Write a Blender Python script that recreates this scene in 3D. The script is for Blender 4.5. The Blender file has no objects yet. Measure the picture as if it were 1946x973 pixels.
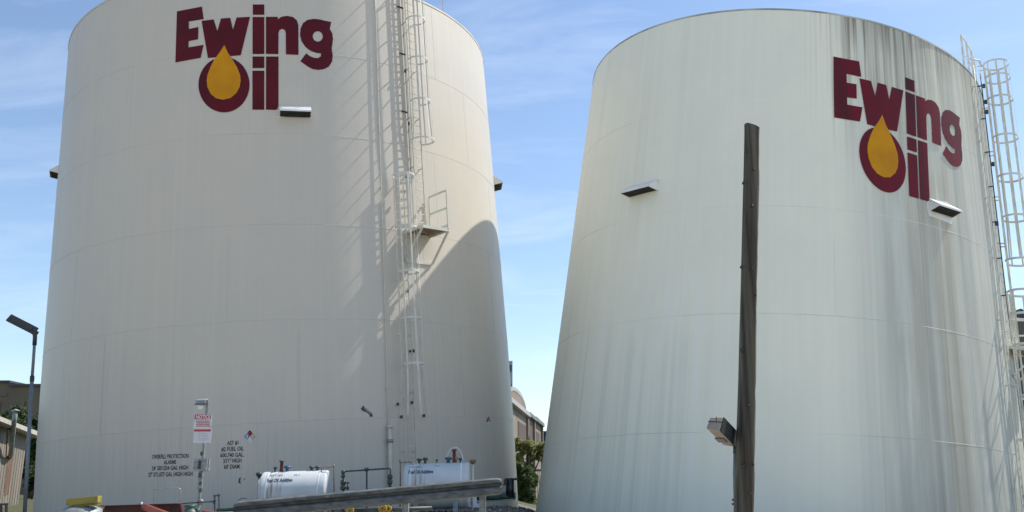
import bpy, bmesh, math, random
import numpy as np
from math import radians, sin, cos, pi, tan, atan2, degrees
from mathutils import Vector, Matrix, noise
from mathutils.geometry import tessellate_polygon

random.seed(7)
SC = bpy.context.scene
COL = SC.collection

# ------------------------------------------------------------------ camera
CAMZ = 1.6
FPX, CXP, CYP = 1750.0, 973.0, 457.6          # focal length and principal point in photo pixels (1946 wide)
PITCH = radians(15.0)
cam = bpy.data.cameras.new('camera')
cam.sensor_width = 36.0
cam.lens = 36.0 * FPX / 1946.0
cam.shift_y = -(486.5 - CYP) / 1946.0
cam.clip_start = 0.1
cam.clip_end = 6000
camo = bpy.data.objects.new('camera', cam)
COL.objects.link(camo)
camo.location = (0, 0, CAMZ)
camo.rotation_euler = (radians(90) + PITCH, 0, 0)
SC.camera = camo

# ------------------------------------------------------------------ light
SUN_AZ, SUN_EL = radians(114), radians(53.5)     # azimuth measured from the camera side (-y) towards +x
sdir = Vector((sin(SUN_AZ) * cos(SUN_EL), -cos(SUN_AZ) * cos(SUN_EL), sin(SUN_EL)))
world = bpy.data.worlds.new('World')
SC.world = world
world.use_nodes = True
wn, wl = world.node_tree.nodes, world.node_tree.links
wn.clear()
wout = wn.new('ShaderNodeOutputWorld')
wbg = wn.new('ShaderNodeBackground')
sky = wn.new('ShaderNodeTexSky')
sky.sky_type = 'NISHITA'
sky.sun_disc = False
sky.sun_elevation = SUN_EL
sky.sun_rotation = atan2(sdir.x, sdir.y)
sky.air_density = 1.0
sky.dust_density = 0.5
sky.ozone_density = 1.6
wbg.inputs['Strength'].default_value = 0.105
# thin wisps of cirrus
tc = wn.new('ShaderNodeTexCoord')
sep = wn.new('ShaderNodeSeparateXYZ'); wl.new(tc.outputs['Generated'], sep.inputs[0])
mz = wn.new('ShaderNodeMath'); mz.operation = 'ADD'; mz.inputs[1].default_value = 0.25; wl.new(sep.outputs['Z'], mz.inputs[0])
dx = wn.new('ShaderNodeMath'); dx.operation = 'DIVIDE'; wl.new(sep.outputs['X'], dx.inputs[0]); wl.new(mz.outputs[0], dx.inputs[1])
dy = wn.new('ShaderNodeMath'); dy.operation = 'DIVIDE'; wl.new(sep.outputs['Y'], dy.inputs[0]); wl.new(mz.outputs[0], dy.inputs[1])
cmb = wn.new('ShaderNodeCombineXYZ'); wl.new(dx.outputs[0], cmb.inputs[0]); wl.new(dy.outputs[0], cmb.inputs[1])
mp = wn.new('ShaderNodeMapping'); mp.inputs['Scale'].default_value = (1.6, 4.2, 1); mp.inputs['Rotation'].default_value = (0, 0, 0.35); mp.inputs['Location'].default_value = (3.3, 1.7, 0)
wl.new(cmb.outputs[0], mp.inputs[0])
cn = wn.new('ShaderNodeTexNoise'); cn.inputs['Scale'].default_value = 1.3; cn.inputs['Detail'].default_value = 9; cn.inputs['Roughness'].default_value = 0.62; cn.inputs['Distortion'].default_value = 0.6
wl.new(mp.outputs[0], cn.inputs['Vector'])
cr = wn.new('ShaderNodeMapRange'); cr.inputs['From Min'].default_value = 0.47; cr.inputs['From Max'].default_value = 0.80; cr.inputs['To Max'].default_value = 0.32
wl.new(cn.outputs['Fac'], cr.inputs[0])
cmix = wn.new('ShaderNodeMix'); cmix.data_type = 'RGBA'
cmix.inputs[7].default_value = (5.2, 5.9, 6.9, 1)
wl.new(cr.outputs[0], cmix.inputs[0]); wl.new(sky.outputs[0], cmix.inputs[6])
wl.new(cmix.outputs[2], wbg.inputs['Color'])
wl.new(wbg.outputs[0], wout.inputs[0])

sun = bpy.data.lights.new('sun', 'SUN')
sun.energy = 3.4
sun.angle = radians(0.53)
sun.color = (1.0, 0.94, 0.84)
suno = bpy.data.objects.new('sun', sun)
COL.objects.link(suno)
suno.rotation_euler = sdir.to_track_quat('Z', 'Y').to_euler()
suno.location = (60, 40, 80)

SC.view_settings.view_transform = 'Standard'
SC.view_settings.look = 'None'
SC.view_settings.exposure = 0.86
SC.view_settings.gamma = 1.0

# ------------------------------------------------------------------ helpers
def nodes_of(m):
    m.use_nodes = True
    return m.node_tree.nodes, m.node_tree.links

def pmat(name, col, col2=None, scale=4.0, stretch=(1, 1, 1), rough=0.6, metal=0.0, bump=0.0, lo=0.35, hi=0.65, detail=5, spec=0.5, bscale=None):
    m = bpy.data.materials.new(name)
    n, l = nodes_of(m)
    b = n['Principled BSDF']
    b.inputs['Roughness'].default_value = rough
    b.inputs['Metallic'].default_value = metal
    b.inputs['Specular IOR Level'].default_value = spec
    t = n.new('ShaderNodeTexCoord'); mpp = n.new('ShaderNodeMapping'); mpp.inputs['Scale'].default_value = stretch
    l.new(t.outputs['Object'], mpp.inputs[0])
    nz = n.new('ShaderNodeTexNoise'); nz.inputs['Scale'].default_value = scale; nz.inputs['Detail'].default_value = detail
    l.new(mpp.outputs[0], nz.inputs['Vector'])
    if col2 is None: col2 = tuple(c * 0.8 for c in col)
    r = n.new('ShaderNodeMapRange'); r.inputs['From Min'].default_value = lo; r.inputs['From Max'].default_value = hi
    l.new(nz.outputs['Fac'], r.inputs[0])
    mx = n.new('ShaderNodeMix'); mx.data_type = 'RGBA'
    mx.inputs[6].default_value = (*col, 1); mx.inputs[7].default_value = (*col2, 1)
    l.new(r.outputs[0], mx.inputs[0]); l.new(mx.outputs[2], b.inputs['Base Color'])
    if bump:
        nb = n.new('ShaderNodeTexNoise'); nb.inputs['Scale'].default_value = bscale or scale * 3; nb.inputs['Detail'].default_value = 6
        l.new(mpp.outputs[0], nb.inputs['Vector'])
        bp = n.new('ShaderNodeBump'); bp.inputs['Strength'].default_value = bump; bp.inputs['Distance'].default_value = 0.02
        l.new(nb.outputs['Fac'], bp.inputs['Height']); l.new(bp.outputs[0], b.inputs['Normal'])
    return m

class MB:
    """collects shapes in world coordinates and links them as one mesh object"""
    def __init__(s): s.v = []; s.f = []; s.sm = []
    def add(s, vs, fs, smooth=False):
        o = len(s.v); s.v += [Vector(p) for p in vs]
        s.f += [[i + o for i in f] for f in fs]; s.sm += [smooth] * len(fs)
        return s
    def box(s, c, size, M=None):
        c = Vector(c); M = M or Matrix.Identity(3)
        vs = [c + M @ Vector((x * size[0] / 2, y * size[1] / 2, z * size[2] / 2)) for z in (-1, 1) for y in (-1, 1) for x in (-1, 1)]
        return s.add(vs, [(0, 2, 3, 1), (4, 5, 7, 6), (0, 1, 5, 4), (2, 6, 7, 3), (0, 4, 6, 2), (1, 3, 7, 5)])
    def hexa(s, p):
        # 8 points: bottom 4 (ccw), top 4
        return s.add(p, [(3, 2, 1, 0), (4, 5, 6, 7), (0, 1, 5, 4), (1, 2, 6, 5), (2, 3, 7, 6), (3, 0, 4, 7)])
    def tube(s, pts, r, n=8, cap=True, closed=False, up=None):
        pts = [Vector(p) for p in pts]; N = len(pts); rings = []
        rr = r if isinstance(r, (list, tuple)) else [r] * N
        prev = None
        for i in range(N):
            a = pts[i - 1] if (i > 0 or closed) else pts[i]
            b = pts[(i + 1) % N] if (i < N - 1 or closed) else pts[i]
            t = (b - a).normalized()
            if prev is None:
                ref = Vector(up) if up else (Vector((0, 0, 1)) if abs(t.z) < 0.9 else Vector((0, 1, 0)))
                u = t.cross(ref).normalized()
            else:
                u = (prev - t * prev.dot(t)).normalized()
            prev = u; w = t.cross(u)
            rings.append([pts[i] + rr[i] * (cos(2 * pi * k / n) * u + sin(2 * pi * k / n) * w) for k in range(n)])
        vs = [p for q in rings for p in q]; fs = []
        for i in range(N if closed else N - 1):
            j = (i + 1) % N
            for k in range(n):
                k2 = (k + 1) % n
                fs.append((i * n + k, i * n + k2, j * n + k2, j * n + k))
        s.add(vs, fs, n > 5)
        if cap and not closed:
            o = len(s.v) - N * n
            s.f += [[o + k for k in range(n)][::-1], [o + (N - 1) * n + k for k in range(n)]]; s.sm += [False, False]
        return s
    def bar(s, a, b, w, h, side=None):
        """rectangular bar from a to b, w along side, h across"""
        a = Vector(a); b = Vector(b); t = (b - a).normalized()
        sd = Vector(side) if side is not None else (Vector((0, 0, 1)) if abs(t.z) < 0.9 else Vector((1, 0, 0)))
        sd = (sd - t * sd.dot(t)).normalized(); q = t.cross(sd)
        p = []
        for e in (a, b):
            for i, j in ((-1, -1), (1, -1), (1, 1), (-1, 1)):
                p.append(e + sd * (i * w / 2) + q * (j * h / 2))
        return s.add(p, [(3, 2, 1, 0), (4, 5, 6, 7), (0, 1, 5, 4), (1, 2, 6, 5), (2, 3, 7, 6), (3, 0, 4, 7)])
    def lathe(s, c, prof, n=20, axis=(0, 0, 1), smooth=True):
        ax = Vector(axis).normalized(); ref = Vector((0, 0, 1)) if abs(ax.z) < .9 else Vector((1, 0, 0))
        u = ax.cross(ref).normalized(); w = ax.cross(u); c = Vector(c)
        vs = [c + ax * h + r * (cos(2 * pi * k / n) * u + sin(2 * pi * k / n) * w) for (r, h) in prof for k in range(n)]
        fs = []
        for i in range(len(prof) - 1):
            for k in range(n):
                k2 = (k + 1) % n; fs.append((i * n + k, i * n + k2, (i + 1) * n + k2, (i + 1) * n + k))
        return s.add(vs, fs, smooth)
    def poly(s, pts, dvec):
        """flat polygon extruded along dvec"""
        pts = [Vector(p) for p in pts]; d = Vector(dvec); n = len(pts)
        tris = tessellate_polygon([pts])
        vs = pts + [p + d for p in pts]
        fs = [tuple(t) for t in tris] + [tuple(i + n for i in t)[::-1] for t in tris]
        fs += [(i, (i + 1) % n, (i + 1) % n + n, i + n) for i in range(n)]
        return s.add(vs, fs)
    def build(s, name, m, parent=None, bevel=0, fix=True):
        if not s.v: return None
        off = parent.matrix_world_loc if False else Vector(ORG.get(parent.name, (0, 0, 0))) if parent else Vector((0, 0, 0))
        me = bpy.data.meshes.new(name)
        me.from_pydata([tuple(p - off) for p in s.v], [], s.f)
        me.materials.append(m)
        me.polygons.foreach_set('use_smooth', s.sm)
        if fix:
            bm = bmesh.new(); bm.from_mesh(me)
            bmesh.ops.recalc_face_normals(bm, faces=bm.faces)
            bm.to_mesh(me); bm.free()
        me.update()
        o = bpy.data.objects.new(name, me); COL.objects.link(o)
        if parent: o.parent = parent; ORG[o.name] = off
        else: ORG[o.name] = (0, 0, 0)
        if bevel:
            bv = o.modifiers.new('bevel', 'BEVEL'); bv.width = bevel; bv.segments = 2; bv.limit_method = 'ANGLE'; bv.angle_limit = radians(50)
        return o
ORG = {}

def thing(name, label, cat, loc, group=None):
    o = bpy.data.objects.new(name, None); o.empty_display_size = .3
    COL.objects.link(o); o.location = loc; ORG[o.name] = tuple(loc)
    tag(o, label, cat, group)
    return o
def tag(o, label=None, cat=None, group=None, kind=None):
    if label: o['label'] = label
    if cat: o['category'] = cat
    if group: o['group'] = group
    if kind: o['kind'] = kind
    return o

def W(px, py, y):
    """world point on the view ray of photo pixel (px, py) at forward distance y"""
    x = (px - CXP) / FPX; u = (CYP - py) / FPX
    d = Vector((x, cos(PITCH) - u * sin(PITCH), sin(PITCH) + u * cos(PITCH)))
    return Vector((0, 0, CAMZ)) + d * (y / d.y)

def ground_z(x, y):
    t = min(max((y - 13) / 10, 0), 1); t = t * t * (3 - 2 * t)
    s = min(max((x + 0.5) / 2.5, 0), 1); s = s * s * (3 - 2 * s)
    z = t * (0.95 - 0.5 * s)
    wl_ = min(max((-8.5 - x) / 4, 0), 1); wb_ = min(max((52 - y) / 14, 0), 1)
    z -= .75 * t * wl_ * wl_ * (3 - 2 * wl_) * wb_
    f = min(max((y - 60) / 60, 0), 1)
    return z + 0.5 * f * t

# ------------------------------------------------------------------ tank geometry
class Tank:
    def __init__(s, az, d, tx, ty, k, w, R):
        a = Vector((sin(tx), sin(ty), 1)).normalized()
        u = Vector((0, 1, 0)).cross(a).normalized(); v = a.cross(u)
        c, sn = cos(az), sin(az)
        rot = lambda p: Vector((p.x * c + p.y * sn, -p.x * sn + p.y * c, p.z))
        s.a, s.u, s.v = rot(a), rot(u), rot(v)
        s.O = rot(Vector((0, d, 0))) * R + Vector((0, 0, CAMZ)); s.k, s.w, s.R = k, w, R
        s.sc = R / 9.14; s.foot = .03 if R > 9 else 0.0
    def P(s, phi, h, off=0.0):
        """phi in degrees (0 faces the camera, + to the right), h in radii above eye level"""
        p = radians(phi); r = s.R * (1 - s.k * h - (s.foot * max(0, .34 - h)) ) + off
        return s.O + s.a * (h * s.R) + r * (sin(p) * s.u - cos(p) * s.v)
    def er(s, phi): p = radians(phi); return sin(p) * s.u - cos(p) * s.v
    def et(s, phi): p = radians(phi); return cos(p) * s.u + sin(p) * s.v
    def seam(s, phi, h): return h + s.w * (h - .8) * sin(radians(phi))
    def hit(s, px, py, off=0.0):
        d = W(px, py, 10) - Vector((0, 0, CAMZ)); d.normalize()
        o0 = Vector((0, 0, CAMZ)) - s.O
        o = (s.a.dot(o0), s.u.dot(o0), s.v.dot(o0)); D = (s.a.dot(d), s.u.dot(d), s.v.dot(d))
        Rr = s.R + off
        qa = D[1] ** 2 + D[2] ** 2 - (s.k * D[0]) ** 2
        qb = 2 * (o[1] * D[1] + o[2] * D[2]) + 2 * s.k * D[0] * (Rr - s.k * o[0])
        qc = o[1] ** 2 + o[2] ** 2 - (Rr - s.k * o[0]) ** 2
        disc = qb * qb - 4 * qa * qc
        t = (-qb - math.sqrt(max(disc, 0))) / (2 * qa)
        L = [o[i] + t * D[i] for i in range(3)]
        return degrees(atan2(L[1], -L[2])), L[0] / s.R

TL = Tank(-0.229404, 4.258680, -0.067123, -0.004141, 0.022631, 0.0019, 9.14)
TR = Tank(0.263508, 4.329963, 0.085082, 0.068826, 0.046340, -0.0781, 8.5)
HL = [1.9408, 1.6021, 1.2676, 0.9194, 0.5721, 0.2220, -0.25]
HR = [1.8301, 1.3943, 0.9610, 0.5410, 0.1161, -0.30]

# ------------------------------------------------------------------ materials
def ramp_between(n, l, src, a, b, c=None, d=None):
    """smooth mask rising a->b and falling c->d"""
    r = n.new('ShaderNodeMapRange'); r.interpolation_type = 'SMOOTHSTEP'
    r.inputs['From Min'].default_value = a; r.inputs['From Max'].default_value = b
    l.new(src, r.inputs[0])
    if c is None: return r.outputs[0]
    q = n.new('ShaderNodeMapRange'); q.interpolation_type = 'SMOOTHSTEP'
    q.inputs['From Min'].default_value = c; q.inputs['From Max'].default_value = d
    q.inputs['To Min'].default_value = 1; q.inputs['To Max'].default_value = 0
    l.new(src, q.inputs[0])
    m = n.new('ShaderNodeMath'); m.operation = 'MULTIPLY'
    l.new(r.outputs[0], m.inputs[0]); l.new(q.outputs[0], m.inputs[1])
    return m.outputs[0]

def tank_paint(name, base, layers, rough=0.42, bump=0.2):
    """UV: x = angle in tens of degrees, y = height in tenths of a radius.
    layers: (colour, amount, noise scale (x, y), noise from, to, angle range, height range)"""
    m = bpy.data.materials.new(name); n, l = nodes_of(m); b = n['Principled BSDF']
    b.inputs['Roughness'].default_value = rough
    b.inputs['Specular IOR Level'].default_value = 0.4
    uv = n.new('ShaderNodeUVMap'); uv.uv_map = 'UVMap'
    sp = n.new('ShaderNodeSeparateXYZ'); l.new(uv.outputs[0], sp.inputs[0])
    def nz(sx, sy, off, detail=6, rough_=.6):
        mp_ = n.new('ShaderNodeMapping'); mp_.inputs['Scale'].default_value = (sx, sy, 1); mp_.inputs['Location'].default_value = (off, off * 1.7, off)
        l.new(uv.outputs[0], mp_.inputs[0])
        t = n.new('ShaderNodeTexNoise'); t.inputs['Scale'].default_value = 1; t.inputs['Detail'].default_value = detail; t.inputs['Roughness'].default_value = rough_
        l.new(mp_.outputs[0], t.inputs['Vector']); return t.outputs['Fac']
    cur = None
    for i, (col, amt, sc, lo, hi, ar, hr) in enumerate(layers):
        f = nz(sc[0], sc[1], i * 3.7)
        r = n.new('ShaderNodeMapRange'); r.inputs['From Min'].default_value = lo; r.inputs['From Max'].default_value = hi; r.inputs['To Max'].default_value = amt
        l.new(f, r.inputs[0]); fac = r.outputs[0]
        for src, rg in ((sp.outputs['X'], ar), (sp.outputs['Y'], hr)):
            if rg:
                # wobble the range edge with the same noise so it never ends in a ruled line
                wob = n.new('ShaderNodeMath'); wob.operation = 'MULTIPLY_ADD'
                l.new(nz(sc[0] * .7 if src == sp.outputs['Y'] else .01, .01 if src == sp.outputs['Y'] else .25, i * 5.1 + 9), wob.inputs[0])
                wob.inputs[1].default_value = (3.0 if src == sp.outputs['Y'] else 0.25); l.new(src, wob.inputs[2])
                k = ramp_between(n, l, wob.outputs[0], *[x + (1.5 if src == sp.outputs['Y'] else .125) for x in rg])
                mu = n.new('ShaderNodeMath'); mu.operation = 'MULTIPLY'; l.new(fac, mu.inputs[0]); l.new(k, mu.inputs[1]); fac = mu.outputs[0]
        mx = n.new('ShaderNodeMix'); mx.data_type = 'RGBA'
        if cur is None: mx.inputs[6].default_value = (*base, 1)
        else: l.new(cur, mx.inputs[6])
        mx.inputs[7].default_value = (*col, 1); l.new(fac, mx.inputs[0]); cur = mx.outputs[2]
    l.new(cur, b.inputs['Base Color'])
    bp = n.new('ShaderNodeBump'); bp.inputs['Strength'].default_value = bump; bp.inputs['Distance'].default_value = 0.03
    l.new(nz(1.1, 1.4, 21, 3, .5), bp.inputs['Height'])
    l.new(bp.outputs[0], b.inputs['Normal'])
    return m

M = {}
M['tankL'] = tank_paint('cream_tank_paint', (0.555, 0.51, 0.435), [
    ((0.51, 0.48, 0.42), 0.5, (7, .10), .42, .72, None, None),
    ((0.50, 0.475, 0.425), 0.6, (.8, .5), .4, .7, None, None),
    ((0.58, 0.545, 0.48), 0.5, (12, .06), .5, .75, None, None),
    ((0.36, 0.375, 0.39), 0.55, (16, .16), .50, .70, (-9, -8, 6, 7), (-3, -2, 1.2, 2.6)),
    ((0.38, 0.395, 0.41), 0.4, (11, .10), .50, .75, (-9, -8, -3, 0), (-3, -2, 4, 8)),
    ((0.42, 0.37, 0.30), 0.3, (14, .22), .60, .80, None, None),
])
M['tankR'] = tank_paint('weathered_shaded_tank_paint', (0.85, 0.835, 0.70), [
    ((0.78, 0.77, 0.65), 0.5, (6, .07), .42, .70, None, None),
    ((0.77, 0.765, 0.65), 0.6, (.9, .35), .42, .7, None, None),
    ((0.68, 0.69, 0.60), 0.6, (5.5, .03), .50, .60, (-7.0, -6.0, -2.0, -1.0), (-3, -2, 3.0, 6.5)),
    ((0.83, 0.84, 0.76), 0.7, (4.2, .04), .52, .62, (-8.5, -7.5, -1.5, 0), (-3, -2, 5, 8)),
    ((0.72, 0.73, 0.63), 0.4, (4, .03), .50, .68, (-8.5, -7.5, -2.5, -1), (7, 10)),
    ((0.62, 0.625, 0.53), 0.75, (5, .05), .20, .62, (1.2, 2.2), None),
    ((0.50, 0.495, 0.415), 0.75, (9, .07), .34, .74, (1.6, 2.8), None),
    ((0.40, 0.405, 0.35), 0.75, (2.2, .12), .34, .66, (1.9, 2.7), (-3, -2, 12, 15)),
    ((0.66, 0.68, 0.61), 0.75, (5, .16), .42, .70, (1.6, 2.0, 2.7, 3.3), (4.5, 5.5, 9.5, 10.8)),
    ((0.31, 0.275, 0.20), 0.75, (8, .04), .30, .66, (2.9, 3.3, 4.4, 4.5), (-3, -2, 11, 13)),
    ((0.33, 0.345, 0.31), 0.65, (3, .04), .10, .60, (4.4, 4.6), None),  # right flank darkened: unlit-side shade put into the paint colour
    ((0.52, 0.56, 0.53), 0.5, (10, .04), .50, .70, (1.5, 2.0), (-3, -2, 13, 15)),
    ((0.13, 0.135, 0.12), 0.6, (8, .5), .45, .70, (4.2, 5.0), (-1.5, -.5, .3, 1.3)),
    ((0.25, 0.225, 0.165), 0.75, (9, .06), .42, .66, (1.1, 1.9), (9.5, 18)),
    ((0.22, 0.17, 0.09), 0.85, (11, .06), .52, .68, (.6, 1.3, 3.3, 3.8), (11, 17)),
    ((0.15, 0.13, 0.09), 0.8, (13, .12), .42, .62, (1.2, 1.9), (16.0, 18.4)),
    ((0.20, 0.19, 0.13), 0.6, (12, .25), .35, .60, (6.6, 7.2), None),
], rough=.55)
M['bead'] = pmat('weld_paint_cream', (0.58, 0.545, 0.48), (0.50, 0.47, 0.41), scale=.6, rough=.5)
M['beadR'] = pmat('weld_paint_weathered', (0.84, 0.84, 0.76), (0.50, 0.51, 0.45), scale=.22, rough=.55, lo=.42, hi=.58)
M['maroon'] = pmat('maroon_logo_paint', (0.105, 0.005, 0.013), (0.075, 0.005, 0.011), scale=.9, rough=.6, spec=.2)
M['maroonR'] = pmat('maroon_logo_paint_faded', (0.16, 0.008, 0.020), (0.07, 0.014, 0.020), scale=1.1, stretch=(1, 1, .10), rough=.6, spec=.2, lo=.4, hi=.66)
M['orange'] = pmat('orange_drop_paint', (0.60, 0.27, 0.004), (0.50, 0.21, 0.006), scale=1.2, rough=.6, spec=.2)
M['steelcream'] = pmat('cream_painted_steel', (0.64, 0.62, 0.56), (0.54, 0.52, 0.46), scale=3, rough=.5)
M['steelwhite'] = pmat('white_painted_steel', (0.78, 0.79, 0.73), (0.60, 0.57, 0.46), scale=3, rough=.5)
M['rust'] = pmat('rusty_steel', (0.16, 0.09, 0.05), (0.28, 0.22, 0.16), scale=5, rough=.85)
M['galv'] = pmat('galvanised_steel', (0.30, 0.325, 0.33), (0.17, 0.19, 0.195), scale=7, stretch=(1, 1, 2.5), rough=.55, metal=.3, bump=.2)
M['darkmetal'] = pmat('dark_pipe_steel', (0.035, 0.045, 0.045), (0.06, 0.075, 0.07), scale=8, rough=.5, metal=.3)
M['black'] = pmat('black_enamel', (0.012, 0.013, 0.014), (0.03, 0.03, 0.03), scale=6, rough=.45)
M['blackpaint'] = pmat('black_stencil_paint', (0.02, 0.022, 0.025), (0.06, 0.065, 0.07), scale=14, rough=.6)
M['white'] = pmat('white_additive_tank_paint', (0.66, 0.70, 0.73), (0.58, 0.62, 0.65), scale=2, rough=.35)
M['wood'] = pmat('weathered_post_wood', (0.105, 0.098, 0.074), (0.018, 0.017, 0.014), scale=14, stretch=(1, 1, .03), rough=.9, bump=1.0, lo=.36, hi=.66, bscale=30)
M['louvre'] = pmat('dark_vent_mesh', (0.02, 0.022, 0.022), (0.045, 0.045, 0.045), scale=20, rough=.8)

# ------------------------------------------------------------------ tanks
def shell_course(T, h0, h1, name, m, parent, htop=False):
    """one ring of plates between the seam heights h0 < h1"""
    N = 240; vs = []; uv = []; fs = []
    for j, h in enumerate((h0, h1)):
        for i in range(N):
            ph = -180 + 360 * i / N
            hh = T.seam(ph, h)
            vs.append(T.P(ph, hh) - Vector(ORG[parent.name]))
    for i in range(N):
        fs.append((i, (i + 1) % N, (i + 1) % N + N, i + N))
    me = bpy.data.meshes.new(name); me.from_pydata([tuple(v) for v in vs], [], fs)
    ul = me.uv_layers.new(name='UVMap'); k = 0
    for i in range(N):
        for (a, h) in ((i, h0), (i + 1, h0), (i + 1, h1), (i, h1)):
            ph = -180 + 360 * a / N
            ul.data[k].uv = (ph / 10, T.seam(ph, h) * 10); k += 1
    me.polygons.foreach_set('use_smooth', [True] * N)
    me.materials.append(m)
    o = bpy.data.objects.new(name, me); COL.objects.link(o); o.parent = parent; ORG[o.name] = ORG[parent.name]
    return o

def arc_pts(T, h, off, a0=-180, a1=180, step=1.5):
    n = int((a1 - a0) / step)
    return [T.P(a0 + step * i, T.seam(a0 + step * i, h), off) for i in range(n + (0 if a1 - a0 >= 360 else 1))]

def make_tank(T, H, label, m, mb, vert):
    base = T.O + T.a * (-.06 * T.R)
    t = thing('storage_tank', label, 'storage tank', (base.x, base.y, ground_z(base.x, base.y)))
    for i in range(len(H) - 1):
        c = shell_course(T, H[i + 1], H[i], 'shell_course', m, t)
        # vertical weld lines between the plates of this course
        for ph in vert[i]:
            pts = [T.P(ph, T.seam(ph, H[i] + (H[i + 1] - H[i]) * k / 6), .001) for k in range(7)]
            MB().tube(pts, .003 * T.sc, 5).build('vertical_weld', mb, c)
        if i < len(H) - 2:
            MB().tube(arc_pts(T, H[i + 1], -.001), (.0075 if T is TL else .0065), 6, closed=True).build('weld_seam', mb, c)
    # rim angle and shallow cone roof
    top = H[0]
    q = MB()
    N = 240
    ro = .018; prof = ((.0, -.004), (ro, -.004), (ro, .003), (-.02, .003))
    vs = []
    for (o_, dh) in prof:
        for i in range(N):
            ph = -180 + 360 * i / N; vs.append(T.P(ph, T.seam(ph, top) + dh, o_ * T.sc))
    fs = [((r * N + i), r * N + (i + 1) % N, (r + 1) * N + (i + 1) % N, (r + 1) * N + i) for r in range(3) for i in range(N)]
    q.add(vs, fs, False).build('rim_angle', m_rim[m.name], t)
    ctr = T.O + T.a * ((top + .07) * T.R)
    vs = [T.P(-180 + 360 * i / N, T.seam(-180 + 360 * i / N, top) + .002, -.005) for i in range(N)] + [ctr]
    MB().add(vs, [(i, (i + 1) % N, N) for i in range(N)], True).build('roof', m_rim[m.name], t)
    return t
m_rim = {'cream_tank_paint': pmat('rim_paint_cream', (0.58, 0.545, 0.48), (0.50, 0.47, 0.41), scale=1.5, rough=.5),
         'weathered_shaded_tank_paint': pmat('rim_paint_weathered', (0.55, 0.58, 0.55), (0.20, 0.22, 0.20), scale=.7, rough=.6)}
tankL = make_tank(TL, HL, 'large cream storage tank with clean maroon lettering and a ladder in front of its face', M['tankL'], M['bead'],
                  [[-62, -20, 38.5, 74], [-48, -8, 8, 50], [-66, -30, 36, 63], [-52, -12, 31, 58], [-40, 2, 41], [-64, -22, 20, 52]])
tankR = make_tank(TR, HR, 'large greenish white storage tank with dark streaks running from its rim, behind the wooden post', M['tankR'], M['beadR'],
                  [[-55, -15, 20, 43, 62], [-36, 4, 30, 55], [-60, -20, 13, 47], [-40, 0, 45, 66], [-58, -18, 22, 57]])

# --- logo outlines, traced in a 3.7425x enlargement whose origin is (300, 0) of the photograph
LG = {
 'E': [[(137,82),(314,48),(326,137),(221,153),(221,207),(289,193),(287,280),(219,294),(219,338),(326,320),(305,412),(126,445)]],
 'w': [[(312,150),(397,139),(424,222),(449,133),(515,128),(535,213),(560,126),(656,121),(590,394),(357,413)]],
 'idot': [[(676,33),(757,33),(757,106),(676,106)]],
 'i': [[(674,122),(757,122),(757,385),(674,385)]],
 'n': [[(769,121),(853,121),(853,138),(880,120),(920,114),(960,122),(988,145),(999,180),(1000,391),(911,387),(910,235),(903,214),(885,206),(865,214),(858,235),(857,386),(769,384)]],
 'g': [[(1233,157),(1222,205),(1240,240),(1245,280),(1236,345),(1243,400),(1238,440),(1215,475),(1180,493),(1140,498),(1100,492),(1060,470),(1014,436),(1055,380),(1080,400),(1110,412),(1140,414),(1158,402),(1160,380),(1130,378),(1085,362),(1050,335),(1022,295),(1011,250),(1015,205),(1033,165),(1065,142),(1110,135),(1150,139),(1190,149)],
       [(1137 + 36 * cos(a * pi / 10), 260 + 37 * sin(a * pi / 10)) for a in range(20)]],
 'O': [[p for p in [(471 + 181 * cos(a * pi / 36), 603 + 197 * sin(a * pi / 36)) for a in range(72)] if p[1] > 424 - (p[0] - 357) * .09 or p[0] > 520]],
 'i2dot': [[(674,403),(757,403),(757,485),(674,485)]],
 'i2': [[(673,504),(757,504),(757,781),(673,781)]],
 'l': [[(770,403),(858,403),(858,750),(850,775),(838,782),(769,781)]],
 'drop': [[(474,322),(498,375),(535,430),(566,483),(586,535),(590,575),(583,620),(560,662),(518,698),(465,711),(415,700),(378,670),(354,620),(349,575),(354,535),(375,478),(405,422),(445,368)]],
}
def z2p(p): return (300 + p[0] / 3.7425, p[1] / 3.7425)
corr = [((137,82),(123,80)),((126,445),(123,408)),((305,412),(272,430)),((312,150),(270,197)),((656,121),(506,262)),((676,33),(516,197)),((674,385),(520,495)),
        ((1000,391),(701,566)),((1233,157),(808,408)),((1140,498),(795,683)),((850,782),(632,866)),((290,603),(264,610)),((471,800),(415,812)),((474,322),(391,395))]
A_, B_ = [], []
def basis(ph, h):
    a = ph / 20.; b = (h - 1.6) * 3
    return [1, a, b, a * a, a * b, b * b]
for pl, pr in corr:
    ph, h = TL.hit(*z2p(pl)); A_.append(basis(ph, h))
    B_.append(TR.hit(1540 + pr[0] / 2.862, 80 + pr[1] / 2.862))
XF = np.linalg.lstsq(np.array(A_), np.array(B_), rcond=None)[0]
def toR(ph, h):
    r = np.array(basis(ph, h)) @ XF
    return float(r[0]), float(r[1])

def densify(loop, step=12):
    out = []
    for i in range(len(loop)):
        a, b = loop[i], loop[(i + 1) % len(loop)]
        n = max(1, int(math.hypot(b[0] - a[0], b[1] - a[1]) / step))
        out += [(a[0] + (b[0] - a[0]) * k / n, a[1] + (b[1] - a[1]) * k / n) for k in range(n)]
    return out

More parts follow.
